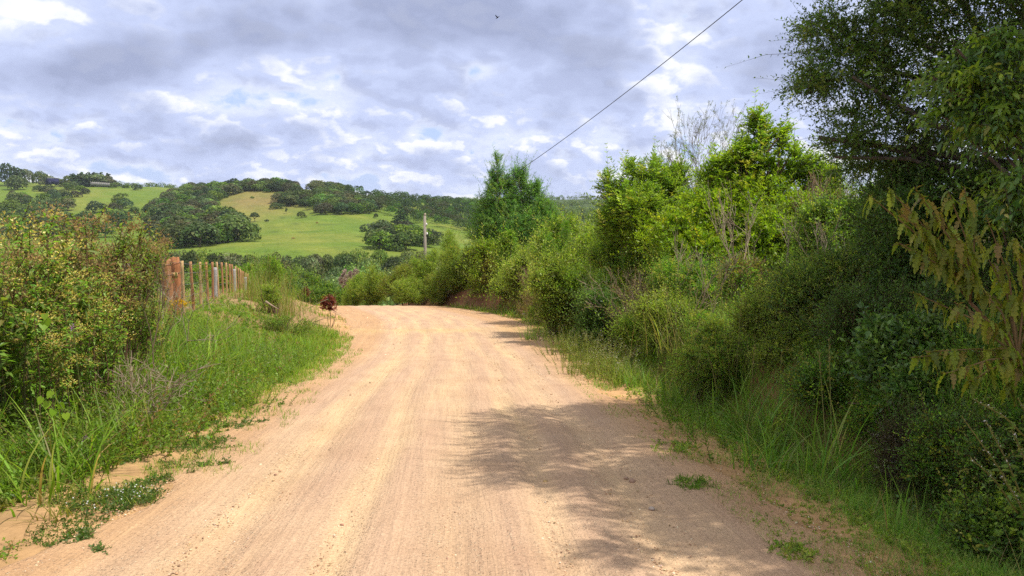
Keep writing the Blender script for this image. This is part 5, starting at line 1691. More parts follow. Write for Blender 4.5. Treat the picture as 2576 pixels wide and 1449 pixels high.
# yellow goldenrod in front of the thick posts
def goldenrod():
    rng = np.random.default_rng(670)
    b0 = ground(448, 15.2)
    root = empty("goldenrod", b0, "bright yellow goldenrod flowering in front of the thick fence posts", "flower")
    a1, a2, a3 = Acc(), Acc(), Acc()
    for k_ in range(5):
        tp = P(430 + k_ * 9, 764 + rng.uniform(-6, 8), 15.2) - b0
        tube(a1, [(0, 0, 0), tp * .5 + (.02, 0, 0), tp], [.005, .004, .002], (.14, .14, .05), 5, cap=False)
        n = 20
        tt = rng.uniform(.1, .9, n)
        an = rng.uniform(0, 6.28, n)
        leaves(a2, tp * tt[:, None], np.stack([np.cos(an), np.sin(an), np.full(n, .4)], 1), rng.normal(0, .3, (n, 3)) + (0, 0, 1), np.full(n, .08), np.full(n, .016), pick(GR, n, rng))
        for j in range(6):
            v = np.array((rng.uniform(-.12, .16), rng.normal(0, .06), rng.uniform(-.06, .08)))
            m_ = 34
            t_ = rng.uniform(0, 1, m_)
            leaves(a3, tp + v * t_[:, None] + rng.normal(0, .008, (m_, 3)), rng.normal(0, 1, (m_, 3)), rng.normal(0, 1, (m_, 3)), rng.uniform(.014, .026, m_), np.full(m_, .013), pick([((.75, .52, .01), 1), ((.65, .42, .01), 1)], m_, rng, .1))
    link("stems", a1.mesh("stems", M_TWIG), root)
    link("leaves", a2.mesh("leaves", M_LEAF), root)
    link("blossoms", a3.mesh("blossoms", M_FLOWER), root)


goldenrod()


# heart shaped bindweed leaves and purple flowers
def vine(label, pts, Y, size, seed, colr=((.20, .34, .02), 1)):
    rng = np.random.default_rng(seed)
    b0 = P(pts[0][0], pts[0][1], Y)
    root = empty("bindweed", b0, label, "vine")
    a1, a2 = Acc(), Acc()
    w_ = [P(px, py, Y) - b0 for px, py in pts]
    tube(a1, w_ if len(w_) > 2 else [w_[0], (w_[0] + w_[1]) / 2 + (.01, 0, .01), w_[1]], .0025, (.15, .18, .05), 4, cap=False)
    link("stem", a1.mesh("stem", M_TWIG), root)
    HEART = (np.array([(0, 0, 0), (1, 0, -.1), (-.12, .22, .02), (.12, .52, .03), (.5, .42, .0), (-.12, -.22, .02), (.12, -.52, .03), (.5, -.42, .0)]),
             np.array([(0, 4, 3, 2), (0, 5, 6, 7)]), np.array([(0, 1, 4), (0, 7, 1)]))
    n = len(w_)
    Bq = np.array(w_)
    D = np.stack([rng.normal(.2, .3, n), rng.normal(-.4, .2, n), np.full(n, -.8)], 1)
    N = np.stack([rng.normal(.2, .3, n), np.full(n, -.8), np.full(n, .6)], 1)
    L = size * rng.uniform(.8, 1.2, n)
    leaves(a2, Bq, D, N, L, L, pick([colr], n, rng, .1), HEART)
    link("leaves", a2.mesh("leaves", M_LEAF), root)


vine("two bright heart shaped leaves on a vine among the yellow flowers", [(112, 790), (118, 802), (110, 812)], 5.6, .06, 680)
vine("bindweed leaves low on the left among the grass blades", [(105, 1000), (120, 1010), (135, 1030), (150, 1015), (165, 1040), (130, 985)], 5.4, .05, 681)
vine("heart leaved vine in the middle of the left verge", [(400, 1010), (440, 1000), (470, 1020), (500, 990), (430, 1030)], 8.8, .06, 682, ((.15, .27, .03), 1))


def purple(label, spots, Y, seed):
    rng = np.random.default_rng(seed)
    b0 = ground(spots[0][0], Y)
    root = empty("purple_flower", b0, label, "flower")
    a1, a2 = Acc(), Acc()
    for px, py in spots:
        g, tp = ground(px, Y) - b0, P(px, py, Y) - b0
        tube(a1, [g - (0, 0, .05), (g + tp) / 2 + (.02, 0, 0), tp], .002, (.12, .14, .04), 4, cap=False)
        m_ = 9
        o_ = rng.normal(0, .006, (m_, 3))
        leaves(a2, tp + o_, unit(o_) + (0, -.3, .3), rng.normal(0, 1, (m_, 3)), np.full(m_, .014), np.full(m_, .010), pick([((.42, .16, .46), 1), ((.52, .22, .58), 1)], m_, rng, .12))
    link("stems", a1.mesh("stems", M_TWIG), root)
    link("blossoms", a2.mesh("blossoms", M_FLOWER), root)


purple("pink purple pea flowers at the middle of the left verge", [(378, 990), (345, 1000), (372, 1010), (382, 1018), (318, 1040), (395, 1050), (388, 1046)], 8.4, 690)
purple("small purple flowers by the large lower left grass blades", [(212, 1106), (205, 1122), (218, 1098), (200, 1128)], 6.4, 691)
purple("single purple flower under the yellow flower heads", [(182, 818), (184, 826)], 6.6, 692)


# ------------------------------------------------------------------ creeping weeds on the bare road edge
def mat(label, px, py, rx, ry, n, seed, pal, ll=.030, lw=.017, flowers=False, h=.06):
    rng = np.random.default_rng(seed)
    # meet the ground under the pixel
    d = pix_dir(px, py)
    ys = np.linspace(2.5, 16, 900)
    zs = CAM_Z + d.z / d.y * ys
    i0 = int(np.argmax(zs < H(d.x / d.y * ys, ys)))
    g = np.array((d.x / d.y * ys[i0], ys[i0], 0))
    g[2] = h1(g[0], g[1])
    root = empty("creeping_weed", g, label, "weed")
    k_ = ys[i0] / F_PX
    acc = Acc()
    r = np.sqrt(rng.uniform(0, 1, n))
    a = rng.uniform(0, 6.28, n)
    dx_, dy_ = rx * k_ * r * np.cos(a), min(ry * k_ * 4.2, rx * k_ * 1.1) * r * np.sin(a)
    nz = vnoise(np.stack([dx_, dy_], 1), .16, seed)
    kk = nz > .36
    dx_, dy_ = dx_[kk], dy_[kk]
    B = np.stack([dx_, dy_, H(g[0] + dx_, g[1] + dy_) - g[2] + .012], 1)
    D = unit(np.stack([rng.normal(0, 1, len(B)), rng.normal(0, 1, len(B)), rng.uniform(.1, .7, len(B))], 1))
    sprays(acc, B, D, np.full(len(B), h * 1.4) * rng.uniform(.6, 1.4, len(B)), 9, ll, lw, pal, rng, T7, droop=.2, lift=.3, stemcol=(.16, .12, .05), stem_r=.002)
    link("foliage", acc.mesh("foliage", M_LEAF), root)
    if flowers:
        a2 = Acc()
        m_ = 60
        i = rng.integers(0, len(B), m_)
        q_ = B[i] + np.array((0, 0, h * .8)) + rng.normal(0, .01, (m_, 3))
        leaves(a2, q_, rng.normal(0, 1, (m_, 3)), np.array((0, 0, 1.0)) + rng.normal(0, .3, (m_, 3)), np.full(m_, .014), np.full(m_, .012), np.full((m_, 3), .75))
        link("blossoms", a2.mesh("blossoms", M_FLOWER), root)


CR = [((.095, .165, .035), 3), ((.125, .20, .04), 2), ((.07, .12, .03), 1)]
mat("largest creeping weed mat dotted with tiny white flowers on the dirt", 285, 1265, 105, 38, 260, 701, CR, flowers=True, h=.075)
mat("small weed mat just below the white flowered mat", 195, 1360, 38, 13, 40, 702, CR)
mat("green weed clump in the lower left corner", 40, 1395, 60, 30, 90, 703, GRASS, h=.10)
mat("little weed tuft alone near the bottom left", 252, 1392, 16, 8, 12, 704, CR)
mat("spreading weed strip along the left road edge in mid distance", 500, 1120, 110, 24, 210, 705, CR, h=.065)
mat("weed patch at the edge of the left verge farther up the road", 560, 1075, 70, 18, 110, 706, CR)
mat("small weed tuft alone on the dirt right of the weed strip", 645, 1065, 20, 6, 16, 707, CR)
mat("tiny weed tuft farthest out on the road", 708, 1020, 12, 5, 10, 708, CR)
mat("pair of small weeds, upper one, between mat and road", 505, 1175, 22, 8, 20, 709, CR)
mat("flat weed just left of the wheel tracks below the weed strip", 560, 1172, 22, 8, 20, 710, CR)
mat("small weed right beneath the upper pair on bare dirt", 490, 1195, 22, 6, 18, 711, CR)
mat("pale leafy patch at the upper edge of the white flowered mat", 380, 1215, 60, 14, 70, 712, CR)
mat("thin weeds between the flowered mat and the verge", 300, 1160, 60, 20, 60, 713, CR)
mat("green grass tuft lying on the right road edge in shade", 1740, 1228, 46, 12, 90, 714, GR, ll=.06, lw=.010, h=.07)
mat("pale weed mat low on the right road edge", 2010, 1400, 70, 18, 90, 715, OLIVE + MID)
mat("dusty weed patch at the right verge foot", 1700, 1130, 60, 18, 110, 717, OLIVE + MID)

for i_, (px, Y, h, pal_, ll_, lab) in enumerate([
        (470, 12.2, .5, WEEDG, .07, "broad leaved herb in the grass below the thick fence posts"), (560, 12.6, .45, MID, .06, "dark green herb in the middle of the left verge grass"),
        (640, 14.5, .5, WEEDG, .07, "leafy herb with small pale flowers near the left road edge"), (700, 17.5, .45, FERN, .05, "light green herb below the round bush on the left verge"),
        (600, 10.2, .3, MID, .05, "low dark herb where the left verge meets the dirt"), (430, 9.6, .5, WEEDG, .075, "yellowish herb amid tall grass left of the bare dirt"),
        (520, 16.2, .55, OLIVE, .06, "olive herb in the grass in front of the wooden droppers"), (760, 18.5, .3, OLIVE, .05, "greyish low herb at the left road edge"),
        (350, 7.6, .55, WEEDG, .08, "leafy herb beside the pink flowers of the left verge"), (250, 7.0, .6, WEEDG, .08, "green herb under the yellow flower heads near the frame edge"),
        (790, 22.5, .35, MID, .05, "green herb just below the red leaved shrub"), (120, 6.2, .5, FERN, .06, "fresh green herb beside the large arching grass blades")]):
    herb("verge_herb", lab, px, Y, 30, h, pal_, 720 + i_, ll=ll_, lw=ll_ * .36, spread=.22, flowers=[((.62, .60, .50), 1), ((.3, .32, .1), 2)] if i_ == 2 else None)

# ------------------------------------------------------------------ fence on the left
M_POST = solid_material("weathered_red_wood", .8, .2, 5, .45, .8, 26, (6, 6, .8))
M_CONC = solid_material("concrete", .9, .2, 26, .3, .8, 60)
M_WIRE = bpy.data.materials.new("galvanised_wire")
M_WIRE.use_nodes = True
M_WIRE.node_tree.nodes["Principled BSDF"].inputs["Base Color"].default_value = (.16, .15, .14, 1)
M_WIRE.node_tree.nodes["Principled BSDF"].inputs["Metallic"].default_value = .6
M_WIRE.node_tree.nodes["Principled BSDF"].inputs["Roughness"].default_value = .5


def fence_Y(px):
    # the fence runs straight away to the left of the road: x = a + b Y
    return 1.0 / ((px - 1288 + .2905 * F_PX) / (-2.53 * F_PX))


rng = np.random.default_rng(800)


def post_mesh(r, h, lean, colr, square=False, sides=9):
    acc = Acc()
    nz = 9
    z = np.linspace(-.35, h, nz)
    pts = np.stack([lean[0] * z, lean[1] * z, z], 1) + rng.normal(0, r * .06, (nz, 3)) * (1, 1, 0)
    rr = r * (1.06 - .12 * np.linspace(0, 1, nz)) * (1 + rng.normal(0, .03, nz))
    tube(acc, pts, rr, colr, 4 if square else sides, rough=.05, rng=rng)
    return acc


def gate_post(px, py_top, py_base, Y, r, lean, colr, label):
    top, bot = P(px, py_top, Y), P(px, py_base, Y)
    base = np.array((bot[0], Y, min(bot[2], h1(bot[0], Y) + .05)))
    root = empty("gate_post", base, label, "post")
    acc = post_mesh(r, top[2] - base[2], lean, colr, sides=14)
    link("post", acc.mesh("post", M_POST), root)
    a2 = Acc()
    for z in (.35, .62, .9, 1.1):
        an = np.linspace(0, 6.283, 15)
        zz_ = z * (top[2] - base[2]) / 1.2
        tube(a2, np.stack([lean[0] * zz_ + (r + .006) * np.cos(an), lean[1] * zz_ + (r + .006) * np.sin(an), np.full(15, zz_) + .01 * np.sin(an * 2)], 1), .004, (.2, .17, .14), 5)
    link("wire_wrap", a2.mesh("wire_wrap", M_WIRE), root)
    return root, base, top


RED = (.34, .165, .08)
gp1, b1, t1_ = gate_post(424, 651, 790, 17.2, .115, (-.01, 0), RED, "thick red brown gate post with cracked bark, nearer of the pair")
gp2, b2, t2_ = gate_post(443, 647, 785, 17.9, .112, (.015, 0), (.36, .15, .068), "thick red brown gate post wired behind the nearer cracked post")
acc = Acc()
cb = P(436, 692, 17.35) - b1
box(acc, (-.085, -.05, -.055), (.085, .05, .055), (.42, .27, .12), .2, cb)
link("block", acc.mesh("block", M_POST), gp1)

fence = empty("wire_fence", ground(486, 20.6), "wire fence with thin wooden droppers and grey concrete posts", "fence")
fb = np.array(fence.location)
WOODS = [(.46, .31, .15), (.36, .19, .09), (.44, .28, .13), (.38, .20, .095), (.34, .165, .08)]
# (px at top, py top, py base)
thin = [(463, 656, 790), (488, 658, 785), (506, 659, 775), (523, 659, 765), (536, 659, 755), (550, 659, 749), (561, 660, 742), (571, 661, 738), (579, 664, 736), (586, 665, 733), (594, 670, 731), (600, 674, 729), (606, 677, 729), (610, 681, 728), (614, 683, 728), (619, 686, 728), (623, 689, 729)]
tops = []
for i_, (px, pt, pb) in enumerate(thin):
    Y = fence_Y(px)
    top, bot = P(px, pt, Y), P(px, pb, Y)
    gz = h1(bot[0], Y)
    base = np.array((bot[0], Y, min(bot[2], gz + .1)))
    acc = post_mesh(.040 if i_ < 9 else .046, top[2] - base[2], (rng.normal(0, .012), 0), WOODS[i_ % 5 if i_ not in (0, 2) else 0], square=False, sides=7)
    ob = link("wooden_post", acc.mesh("wooden_post", M_POST), fence)
    ob.location = base - fb
    tops.append((base, top[2] - base[2]))
for px, pt, pb in ((541, 673, 752), (589, 677, 733), (617, 697, 735)):
    Y = fence_Y(px) - .15
    top, bot = P(px, pt, Y), P(px, pb, Y)
    base = np.array((bot[0], Y, min(bot[2], h1(bot[0], Y) + .1)))
    acc = Acc()
    hh = top[2] - base[2]
    nz = 14
    z = np.linspace(-.3, hh, nz)
    pts = np.stack([.02 * z, 0 * z, z], 1)
    tube(acc, pts, .088 * (1 + rng.normal(0, .03, nz)), (.34, .325, .31), 4, rough=.05, rng=rng)
    ob = link("concrete_post", acc.mesh("concrete_post", M_CONC), fence)
    ob.location = base - fb
    ob.rotation_euler = (0, 0, .35)
for fr in (.12, .34, .56, .78, .95):
    acc = Acc()
    pts = [t2_ * 1.0 + np.array((0, 0, (fr - 1) * 1.05))]
    for base, hh in tops:
        pts.append(base + np.array((0, -.045, hh * fr)))
    tube(acc, np.array(pts) - fb, .0065, (.16, .15, .14), 4)
    link("wire", acc.mesh("wire", M_WIRE), fence)


# ------------------------------------------------------------------ utility pole and overhead cable
M_POLE = solid_material("weathered_pole", .85, .2, 4, .3, .5, 30, (5, 5, .6))
M_CER = bpy.data.materials.new("ceramic")
M_CER.use_nodes = True
M_CER.node_tree.nodes["Principled BSDF"].inputs["Base Color"].default_value = (.75, .74, .72, 1)
M_CER.node_tree.nodes["Principled BSDF"].inputs["Roughness"].default_value = .25
YP = 62.0
ptop = P(1068.5, 539, YP)
pz = h1(ptop[0], YP)
pole = empty("utility_pole", (ptop[0], YP, pz), "grey wooden utility pole standing in the bushes beyond the bend", "utility pole")
acc = Acc()
ph = ptop[2] - pz
tube(acc, [(0, 0, -.5), (0, 0, ph * .5), (0, 0, ph - .12)], [.145, .128, .108], (.29, .25, .20), 10)
tube(acc, [(0, 0, ph - .14), (.02, 0, ph), (.05, 0, ph + .09)], [.108, .09, .05], (.36, .30, .22), 10)
link("shaft", acc.mesh("shaft", M_POLE), pole)
a_z = P(1068, 564, YP)[2] - pz
for dz_, dx_ in ((a_z, .14), (a_z - .75, .17)):
    acc = Acc()
    tube(acc, [(dx_, -.02, dz_ - .09), (dx_, -.02, dz_ - .02), (dx_, -.02, dz_ + .02), (dx_, -.02, dz_ + .10)], [.05, .075, .06, .04], (.75, .74, .72), 10)
    link("insulator", acc.mesh("insulator", M_CER), pole)
    acc = Acc()
    box(acc, (.05, -.05, dz_ - .03), (dx_, .03, dz_ + .03), (.2, .19, .18))
    link("bracket", acc.mesh("bracket", M_WIRE), pole)
A_, B_ = np.array((ptop[0] + .14, YP, pz + a_z)), P(1867, 0, 24.0)
ext = B_ + (B_ - A_) * .42
acc = Acc()
tt = np.linspace(0, 1, 90)
pts = A_[None] + (ext - A_)[None] * tt[:, None]
pts[:, 2] -= 4 * 1.3 * tt * (1 - tt)
# keep the near end on the line through the upper frame edge
kfix = 1 / 1.42
pts[:, 2] += 4 * 1.3 * kfix * (1 - kfix) * tt / kfix
tube(acc, pts, .014, (.05, .05, .055), 5)
M_CABLE = solid_material("cable", .6, .3, 5, .1)
cab = link("overhead_cable", acc.mesh("overhead_cable", M_CABLE))
tag(cab, "single dark overhead cable slanting down across the sky to the pole", "cable")
acc = Acc()
tube(acc, [A_, A_ + np.array((-6, 18, -1.6)), A_ + np.array((-11, 40, -2.4))], .012, (.07, .07, .07), 4)
tag(link("overhead_cable", acc.mesh("overhead_cable", M_CABLE)), "thin cable running on from the utility pole into the valley", "cable")


# ------------------------------------------------------------------ pink plume grass
def plumes():
    rng = np.random.default_rng(820)
    b0 = ground(884, 54)
    root = empty("plume_grass_clump", b0, "pampas like grass with pinkish plumes behind the road crest", "grass clump")
    a1, a2, a3 = Acc(), Acc(), Acc()
    for px, py in ((868, 700), (880, 692), (892, 688), (874, 708), (890, 700), (898, 692), (866, 690), (884, 704)):
        tp = P(px, py, 53.5 + rng.uniform(-.5, .5)) - b0
        st = np.array((rng.normal(0, .2), rng.normal(0, .2), 0))
        tube(a1, [st, (st + tp) / 2 + (.05, 0, .1), tp], [.02, .016, .01], (.3, .25, .12), 5)
        m_ = 260
        t_ = rng.uniform(-.45, .35, m_)
        D = np.tile(np.array((-.75, 0, -.25)), (m_, 1)) + rng.normal(0, .3, (m_, 3))
        leaves(a2, tp + np.stack([t_ * .55, rng.normal(0, .1, m_), t_ * .8 + rng.normal(0, .06, m_)], 1), D, rng.normal(0, 1, (m_, 3)) + (0, 0, 1), rng.uniform(.14, .30, m_), np.full(m_, .04), pick([((.40, .29, .24), 2), ((.48, .37, .31), 1), ((.30, .21, .17), 1)], m_, rng, .12))
    n = 180
    blades(a3, np.stack([rng.normal(0, .35, n), rng.normal(0, .35, n), np.zeros(n)], 1), rng.uniform(.8, 1.8, n), np.full(n, .04), pick(OLIVE, n, rng), rng, .35, 5, .7)
    link("stalks", a1.mesh("stalks", M_TWIG), root)
    link("plume_sprays", a2.mesh("plume_sprays", M_FLOWER), root)
    link("blades", a3.mesh("blades", M_GRASS), root)


plumes()


# ------------------------------------------------------------------ cows on the pasture
def cow(label, px, py, rz, colr):
    g = hit(px, py)
    me = bpy.data.meshes.new("cow")
    # spine, head (down, grazing), four jointed legs, tail
    V = [(0, 0, 1.0), (.55, 0, 1.02), (.95, 0, 1.0), (1.25, 0, .72), (1.42, 0, .42), (1.52, 0, .22),
         (-.55, 0, 1.05), (-.78, 0, 1.0), (-.9, 0, .6), (-.92, 0, .35)]
    E = [(0, 1), (1, 2), (2, 3), (3, 4), (4, 5), (0, 6), (6, 7), (7, 8), (8, 9)]
    R = [.36, .33, .22, .15, .13, .09, .33, .18, .035, .05]
    for x, s_ in ((.55, 1), (.55, -1), (-.6, 1), (-.6, -1)):
        k_ = len(V)
        bx = .06 if x > 0 else -.08
        V += [(x, .17 * s_, .72), (x + bx, .18 * s_, .40), (x, .18 * s_, .03)]
        E += [(1 if x > 0 else 6, k_), (k_, k_ + 1), (k_ + 1, k_ + 2)]
        R += [.13, .07, .06]
    for s_ in (1, -1):
        k_ = len(V)
        V.append((1.40, .20 * s_, .60))
        E.append((4, k_))
        R.append(.03)
    me.from_pydata(V, E, [])
    o = bpy.data.objects.new("cow", me)
    COL.objects.link(o)
    sk = o.modifiers.new("skin", 'SKIN')
    o.modifiers.new("sub", 'SUBSURF').levels = 1
    o.modifiers["sub"].render_levels = 1
    for i_, r in enumerate(R):
        me.skin_vertices[0].data[i_].radius = (r, r * .85)
    me.skin_vertices[0].data[0].use_root = True
    mt = solid_material("brown_hide", .8, .2, 3, .25)
    nt = mt.node_tree
    for nd in nt.nodes:
        if nd.type == 'ATTRIBUTE':
            nt.nodes.remove(nd)
            break
    for nd in nt.nodes:
        if nd.type == 'MIX':
            nd.inputs[6].default_value = (*colr, 1)
    me.materials.append(mt)
    o.location = g
    o.rotation_euler = (0, 0, rz)
    tag(o, label, "cow")


cow("brown cow grazing low on the pasture, nearer of the two", 737, 603, .15, (.22, .085, .04))
cow("reddish brown cow grazing higher on the pasture, farther of the two", 798, 563, 2.7, (.24, .07, .04))

# ------------------------------------------------------------------ house, shed and wall on the left hill
M_WALL = solid_material("plaster", .9, .2, 2, .15)
M_ROOF = solid_material("roof_tiles", .85, .2, 3, .3, .5, 8)


def house():
    g = ground(122, 1118)
    z0 = P(125, 459, 1118)[2]
    root = empty("farmhouse", (g[0], 1118, z0), "farmhouse with a red brown roof among trees on the left hill", "house")
    a = Acc()
    box(a, (-7, -4, -3), (7, 4, 5.6), (.50, .44, .36))
    link("wall", a.mesh("wall", M_WALL), root)
    a = Acc()
    v = np.array([(-8, -5, 5.6), (8, -5, 5.6), (8, 5, 5.6), (-8, 5, 5.6), (-7, 0, 10.2), (7, 0, 10.2), (-8, -5, 5.3), (8, -5, 5.3), (8, 5, 5.3), (-8, 5, 5.3)])
    a.add(v, np.array((.21, .115, .08)), quads=[(0, 1, 5, 4), (2, 3, 4, 5), (0, 6, 7, 1), (1, 7, 8, 2), (2, 8, 9, 3), (3, 9, 6, 0), (6, 9, 8, 7)], tris=[(1, 2, 5), (3, 0, 4)])
    rf = link("roof", a.mesh("roof", M_ROOF, False), root)
    a = Acc()
    box(a, (6.2, -1.2, 7), (7.6, 0, 11.0), (.78, .78, .78))
    link("chimney", a.mesh("chimney", M_WALL), rf)
    for x in (-4, 0.5):
        a = Acc()
        box(a, (x, -4.08, 2.2), (x + 1.8, -3.98, 4.2), (.10, .11, .13))
        w_ = link("window", a.mesh("window", M_WALL), root)
        a = Acc()
        for fx in (x - .15, x + 1.8):
            box(a, (fx, -4.14, 2.05), (fx + .15, -4.02, 4.35), (.6, .58, .52))
        link("frame", a.mesh("frame", M_WALL), w_)
    gs = P(132, 459.5, 1095)
    sh = empty("shed", gs, "dark blue shed with a pale roof edge beside the farmhouse", "shed")
    a = Acc()
    box(a, (-7, -4, -2), (7, 4, 6.0), (.035, .035, .10))
    link("wall", a.mesh("wall", M_WALL), sh)
    a = Acc()
    box(a, (-7.6, -4.6, 6.0), (7.6, 4.6, 6.7), (.46, .47, .52))
    link("roof", a.mesh("roof", M_WALL), sh)
    a = Acc()
    box(a, (-3.4, -4.07, -2), (.4, -3.98, 3.6), (.06, .06, .13))
    link("door", a.mesh("door", M_WALL), sh)
    # small open pergola left of the house
    gp_ = P(83, 457, 1110)
    pg = empty("pergola", gp_, "small white posted pergola left of the farmhouse", "pergola")
    for x in (-4.5, 0, 4.5):
        a = Acc()
        box(a, (x - .35, -.35, -3), (x + .35, .35, 4.4), (.55, .53, .48))
        link("post", a.mesh("post", M_WALL), pg)
    a = Acc()
    box(a, (-5.4, -1.6, 4.4), (5.4, 1.6, 5.1), (.42, .40, .36))
    link("beam", a.mesh("beam", M_WALL), pg)
    # wall along the pines
    A, B__ = P(228, 460.5, 1105), P(275, 463.5, 1105)
    wl_ = empty("boundary_wall", A, "long grey boundary wall at the foot of the pine row", "wall")
    a = Acc()
    n = 9
    Lw = B__[0] - A[0]
    for k_ in range(n):
        x0, x1 = Lw * k_ / n, Lw * (k_ + 1) / n
        zt = (B__[2] - A[2]) * (k_ + .5) / n
        box(a, (x0 + .02, -.2, zt - 3), (x1 - .02, .2, zt + 1.7), (.27, .26, .24))
    link("panel", a.mesh("panel", M_CONC), wl_)
    for k_ in range(n + 1):
        a = Acc()
        x0 = Lw * k_ / n
        zt = (B__[2] - A[2]) * k_ / n
        box(a, (x0 - .3, -.35, zt - 3), (x0 + .3, .35, zt + 2.0), (.32, .31, .29))
        link("pillar", a.mesh("pillar", M_CONC), wl_)


house()


# ------------------------------------------------------------------ birds
def bird(label, px, py, Y, span, flap, roll, rz):
    pos = P(px, py, Y)
    root = empty("bird", pos, label, "bird", rz=rz)
    root.rotation_euler = (0, roll, rz)
    a = Acc()
    tube(a, [(.5 * span, 0, 0), (.42 * span, 0, .01 * span), (.25 * span, 0, .02 * span), (0, 0, 0), (-.22 * span, 0, 0), (-.38 * span, 0, -.01 * span)],
         np.array([.008, .045, .075, .095, .06, .02]) * span, (.012, .012, .016), 8)
    tl = np.array([(-.30, .02, 0), (-.30, -.02, 0), (-.52, -.08, 0), (-.52, .08, 0), (-.30, .02, .012), (-.30, -.02, .012), (-.52, -.08, .008), (-.52, .08, .008)]) * span
    fq = [(0, 3, 2, 1), (4, 5, 6, 7), (0, 1, 5, 4), (1, 2, 6, 5), (2, 3, 7, 6), (3, 0, 4, 7)]
    a.add(tl, np.array((.012, .012, .016)), quads=fq)
    link("body", a.mesh("body", M_CABLE), root)
    for s_ in (1, -1):
        a = Acc()
        e1, e2 = .34, .68
        z1, z2 = e1 * flap, e2 * flap * .9
        pl_ = [(.14, .05 * s_, 0), (-.10, .05 * s_, 0), (-.06, e1 * s_, z1), (.16, e1 * s_, z1), (-.02, e2 * s_, z2), (.06, e2 * s_, z2)]
        v = np.array(pl_ + [(x, y, z + .015) for x, y, z in pl_]) * span
        q_ = [(0, 1, 2, 3), (3, 2, 4, 5), (6, 9, 8, 7), (9, 11, 10, 8), (0, 6, 7, 1), (1, 7, 8, 2), (2, 8, 10, 4), (4, 10, 11, 5), (5, 11, 9, 3), (3, 9, 6, 0)]
        a.add(v, np.array((.012, .012, .016)), quads=q_)
        link("wing", a.mesh("wing", M_CABLE), root)


bird("black bird flying with one wing raised high in the middle of the sky", 1252, 44, 60, .36, .75, .5, 2.7)
bird("tiny distant bird against the grey cloud right of the cable", 1803, 169, 150, .30, .3, .2, .4)

# ------------------------------------------------------------------ stones and gravel
rng = np.random.default_rng(850)
M_STONE = solid_material("stone", .85, .25, 20, .3, .4, 60)
_ph = (1 + 5 ** .5) / 2
ICO = unit(np.array([(-1, _ph, 0), (1, _ph, 0), (-1, -_ph, 0), (1, -_ph, 0), (0, -1, _ph), (0, 1, _ph), (0, -1, -_ph), (0, 1, -_ph), (_ph, 0, -1), (_ph, 0, 1), (-_ph, 0, -1), (-_ph, 0, 1)], float))
ICF = np.array([(0, 11, 5), (0, 5, 1), (0, 1, 7), (0, 7, 10), (0, 10, 11), (1, 5, 9), (5, 11, 4), (11, 10, 2), (10, 7, 6), (7, 1, 8), (3, 9, 4), (3, 4, 2), (3, 2, 6), (3, 6, 8), (3, 8, 9), (4, 9, 5), (2, 4, 11), (6, 2, 10), (8, 6, 7), (9, 8, 1)])
STN = [((.52, .33, .19), 3), ((.62, .46, .30), 2), ((.40, .24, .15), 2), ((.70, .60, .46), .8), ((.30, .18, .12), .5)]
n = 30000
u = rng.uniform(0, 1, n)
y = 1 / (1 / 3.6 + u * (1 / 40 - 1 / 3.6))
Lg, Rg = ROAD_L(y), ROAD_R(y)
x = Lg - .2 + (Rg - Lg + .5) * rng.uniform(0, 1, n)
lat_ = x - (Lg + Rg) / 2
tk = np.zeros(n)
for c0, w0 in TRK:
    tk = np.maximum(tk, np.exp(-((lat_ - c0) / w0) ** 2))
k_ = (rng.uniform(0, 1, n) > tk * .93) & (vnoise(np.stack([x, y], 1), .5, 37) > .12)
x, y = x[k_], y[k_]
n = len(x)
s_ = np.exp(rng.normal(math.log(.0040), .36, n)) * np.maximum(1, y / 9)
z = ROAD_Z(y) + .010
jit = 1 + rng.normal(0, .16, (n, 12, 1))
sc = np.stack([s_ * rng.uniform(.8, 1.5, n), s_ * rng.uniform(.8, 1.4, n), s_ * rng.uniform(.45, .8, n)], 1)
V = ICO[None] * jit * sc[:, None]
a_ = rng.uniform(0, 6.28, n)
ca, sa = np.cos(a_)[:, None], np.sin(a_)[:, None]
V = np.stack([V[..., 0] * ca - V[..., 1] * sa + x[:, None], V[..., 0] * sa + V[..., 1] * ca + y[:, None], V[..., 2] + z[:, None]], -1)
acc = Acc()
acc.add(V.reshape(-1, 3), np.repeat(pick(STN, n, rng, .15), 12, 0), tris=(ICF[None] + (np.arange(n) * 12)[:, None, None]).reshape(-1, 3))
tag(link("gravel", acc.mesh("gravel", M_STONE, False)), "loose gravel scattered over the dirt road", "gravel", kind="stuff")


def stone(label, px, py, size, colr, seed):
    r_ = np.random.default_rng(seed)
    d = pix_dir(px, py)
    ys = np.linspace(3, 40, 3000)
    i0 = int(np.argmax(CAM_Z + d.z / d.y * ys < ROAD_Z(ys)))
    p = np.array((d.x / d.y * ys[i0], ys[i0], ROAD_Z(ys[i0])))
    v = [tuple(q) for q in ICO]
    # one subdivision, then knocked about
    fs, cache, v = [], {}, list(ICO)

    def mid_(a, b):
        key = (min(a, b), max(a, b))
        if key not in cache:
            cache[key] = len(v)
            v.append(unit((v[a] + v[b]) / 2))
        return cache[key]
    for a, b, c_ in ICF:
        ab, bc, ca_ = mid_(a, b), mid_(b, c_), mid_(c_, a)
        fs += [(a, ab, ca_), (b, bc, ab), (c_, ca_, bc), (ab, bc, ca_)]
    V = np.array(v) * (1 + r_.normal(0, .1, (len(v), 1))) * np.array((1.2, .9, .62)) * size
    a = Acc()
    a.add(V, np.array(colr), tris=fs)
    o = link("stone", a.mesh("stone", M_STONE, False))
    o.location = p + np.array((0, 0, size * .25))
    o.rotation_euler = (0, 0, r_.uniform(0, 6.28))
    tag(o, label, "stone")


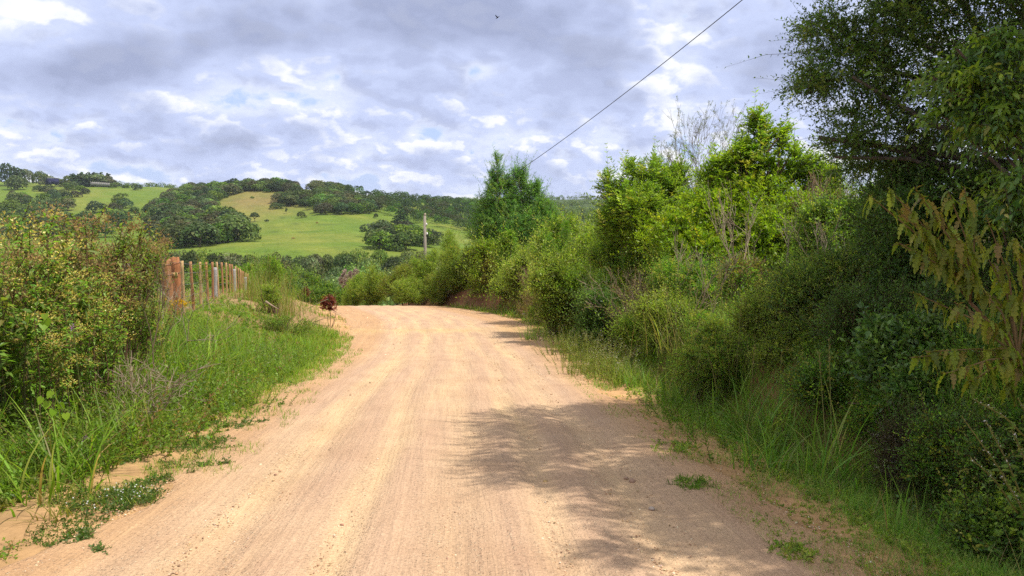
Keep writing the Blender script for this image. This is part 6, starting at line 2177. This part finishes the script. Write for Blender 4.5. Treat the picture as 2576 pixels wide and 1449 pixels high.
stone("brown stone lying in the road shade near the right edge", 2524 * .629 + 3, 1213, .030, (.33, .21, .15), 1)
stone("smaller brown stone just left of the one in the shade", 1575, 1205, .020, (.34, .22, .15), 2)
stone("grey pebble in the shade near the bottom right", 1640, 1282, .024, (.40, .33, .28), 3)
stone("pale stone in the gravel left of the smooth track", 1252, 1226, .018, (.66, .56, .42), 4)
stone("reddish stone at the gravel edge near the picture bottom", 1293, 1394, .022, (.34, .16, .09), 5)
stone("white stone at the far right road edge by the bend", 1318, 792, .10, (.62, .52, .40), 6)
stone("pale stone right of the white one at the road edge", 1340, 798, .12, (.60, .48, .34), 7)
stone("white pebble beside the leaf shadow tip", 1283, 1132, .018, (.78, .76, .72), 8)
stone("ochre stone between the two shadow patches", 1372, 1214, .022, (.45, .30, .13), 9)
stone("light stone on the track at the lower middle", 1215, 1305, .018, (.68, .52, .34), 10)
stone("dark reddish stone near the picture bottom in the middle", 1218, 1260, .018, (.30, .15, .09), 11)


def stick(label, pts, Y, r, colr):
    w_ = [P(px, py, Y) for px, py in pts]
    b0 = w_[0]
    a = Acc()
    tube(a, np.array(w_) - b0, np.linspace(r, r * .5, len(w_)), colr, 6, rough=.08, rng=rng)
    o = link("stick", a.mesh("stick", M_TWIG))
    o.location = b0
    tag(o, label, "stick")


stick("broken grey stick poking from the left bank near the crest", [(668, 758), (683, 768), (700, 778)], 21.5, .03, (.33, .24, .17))
stick("thin curved twig reaching over the left road edge before the red shrub", [(790, 810), (820, 800), (858, 788)], 23, .012, (.36, .27, .17))
stick("grey green twig slanting up behind the red leaved shrub", [(776, 776), (798, 764), (826, 752)], 26, .012, (.28, .27, .17))


# ------------------------------------------------------------------ thin air haze over the whole valley
hz = Acc()
box(hz, (-9500, -9500, -140), (9500, 9500, 90), (1, 1, 1))
mh = bpy.data.materials.new("haze")
mh.use_nodes = True
t = NT(mh.node_tree)
pv = t.n('ShaderNodeVolumePrincipled')
pv.inputs['Color'].default_value = (.80, .88, 1.0, 1)
pv.inputs['Density'].default_value = .00006
pv.inputs['Anisotropy'].default_value = .2
o = t.n('ShaderNodeOutputMaterial')
t.t.links.new(pv.outputs[0], o.inputs['Volume'])
mh.cycles.homogeneous_volume = True if hasattr(mh.cycles, 'homogeneous_volume') else False
tag(link("haze", hz.mesh("haze", mh, False)), "thin pale blue haze lying over the valley", "haze", kind="stuff")
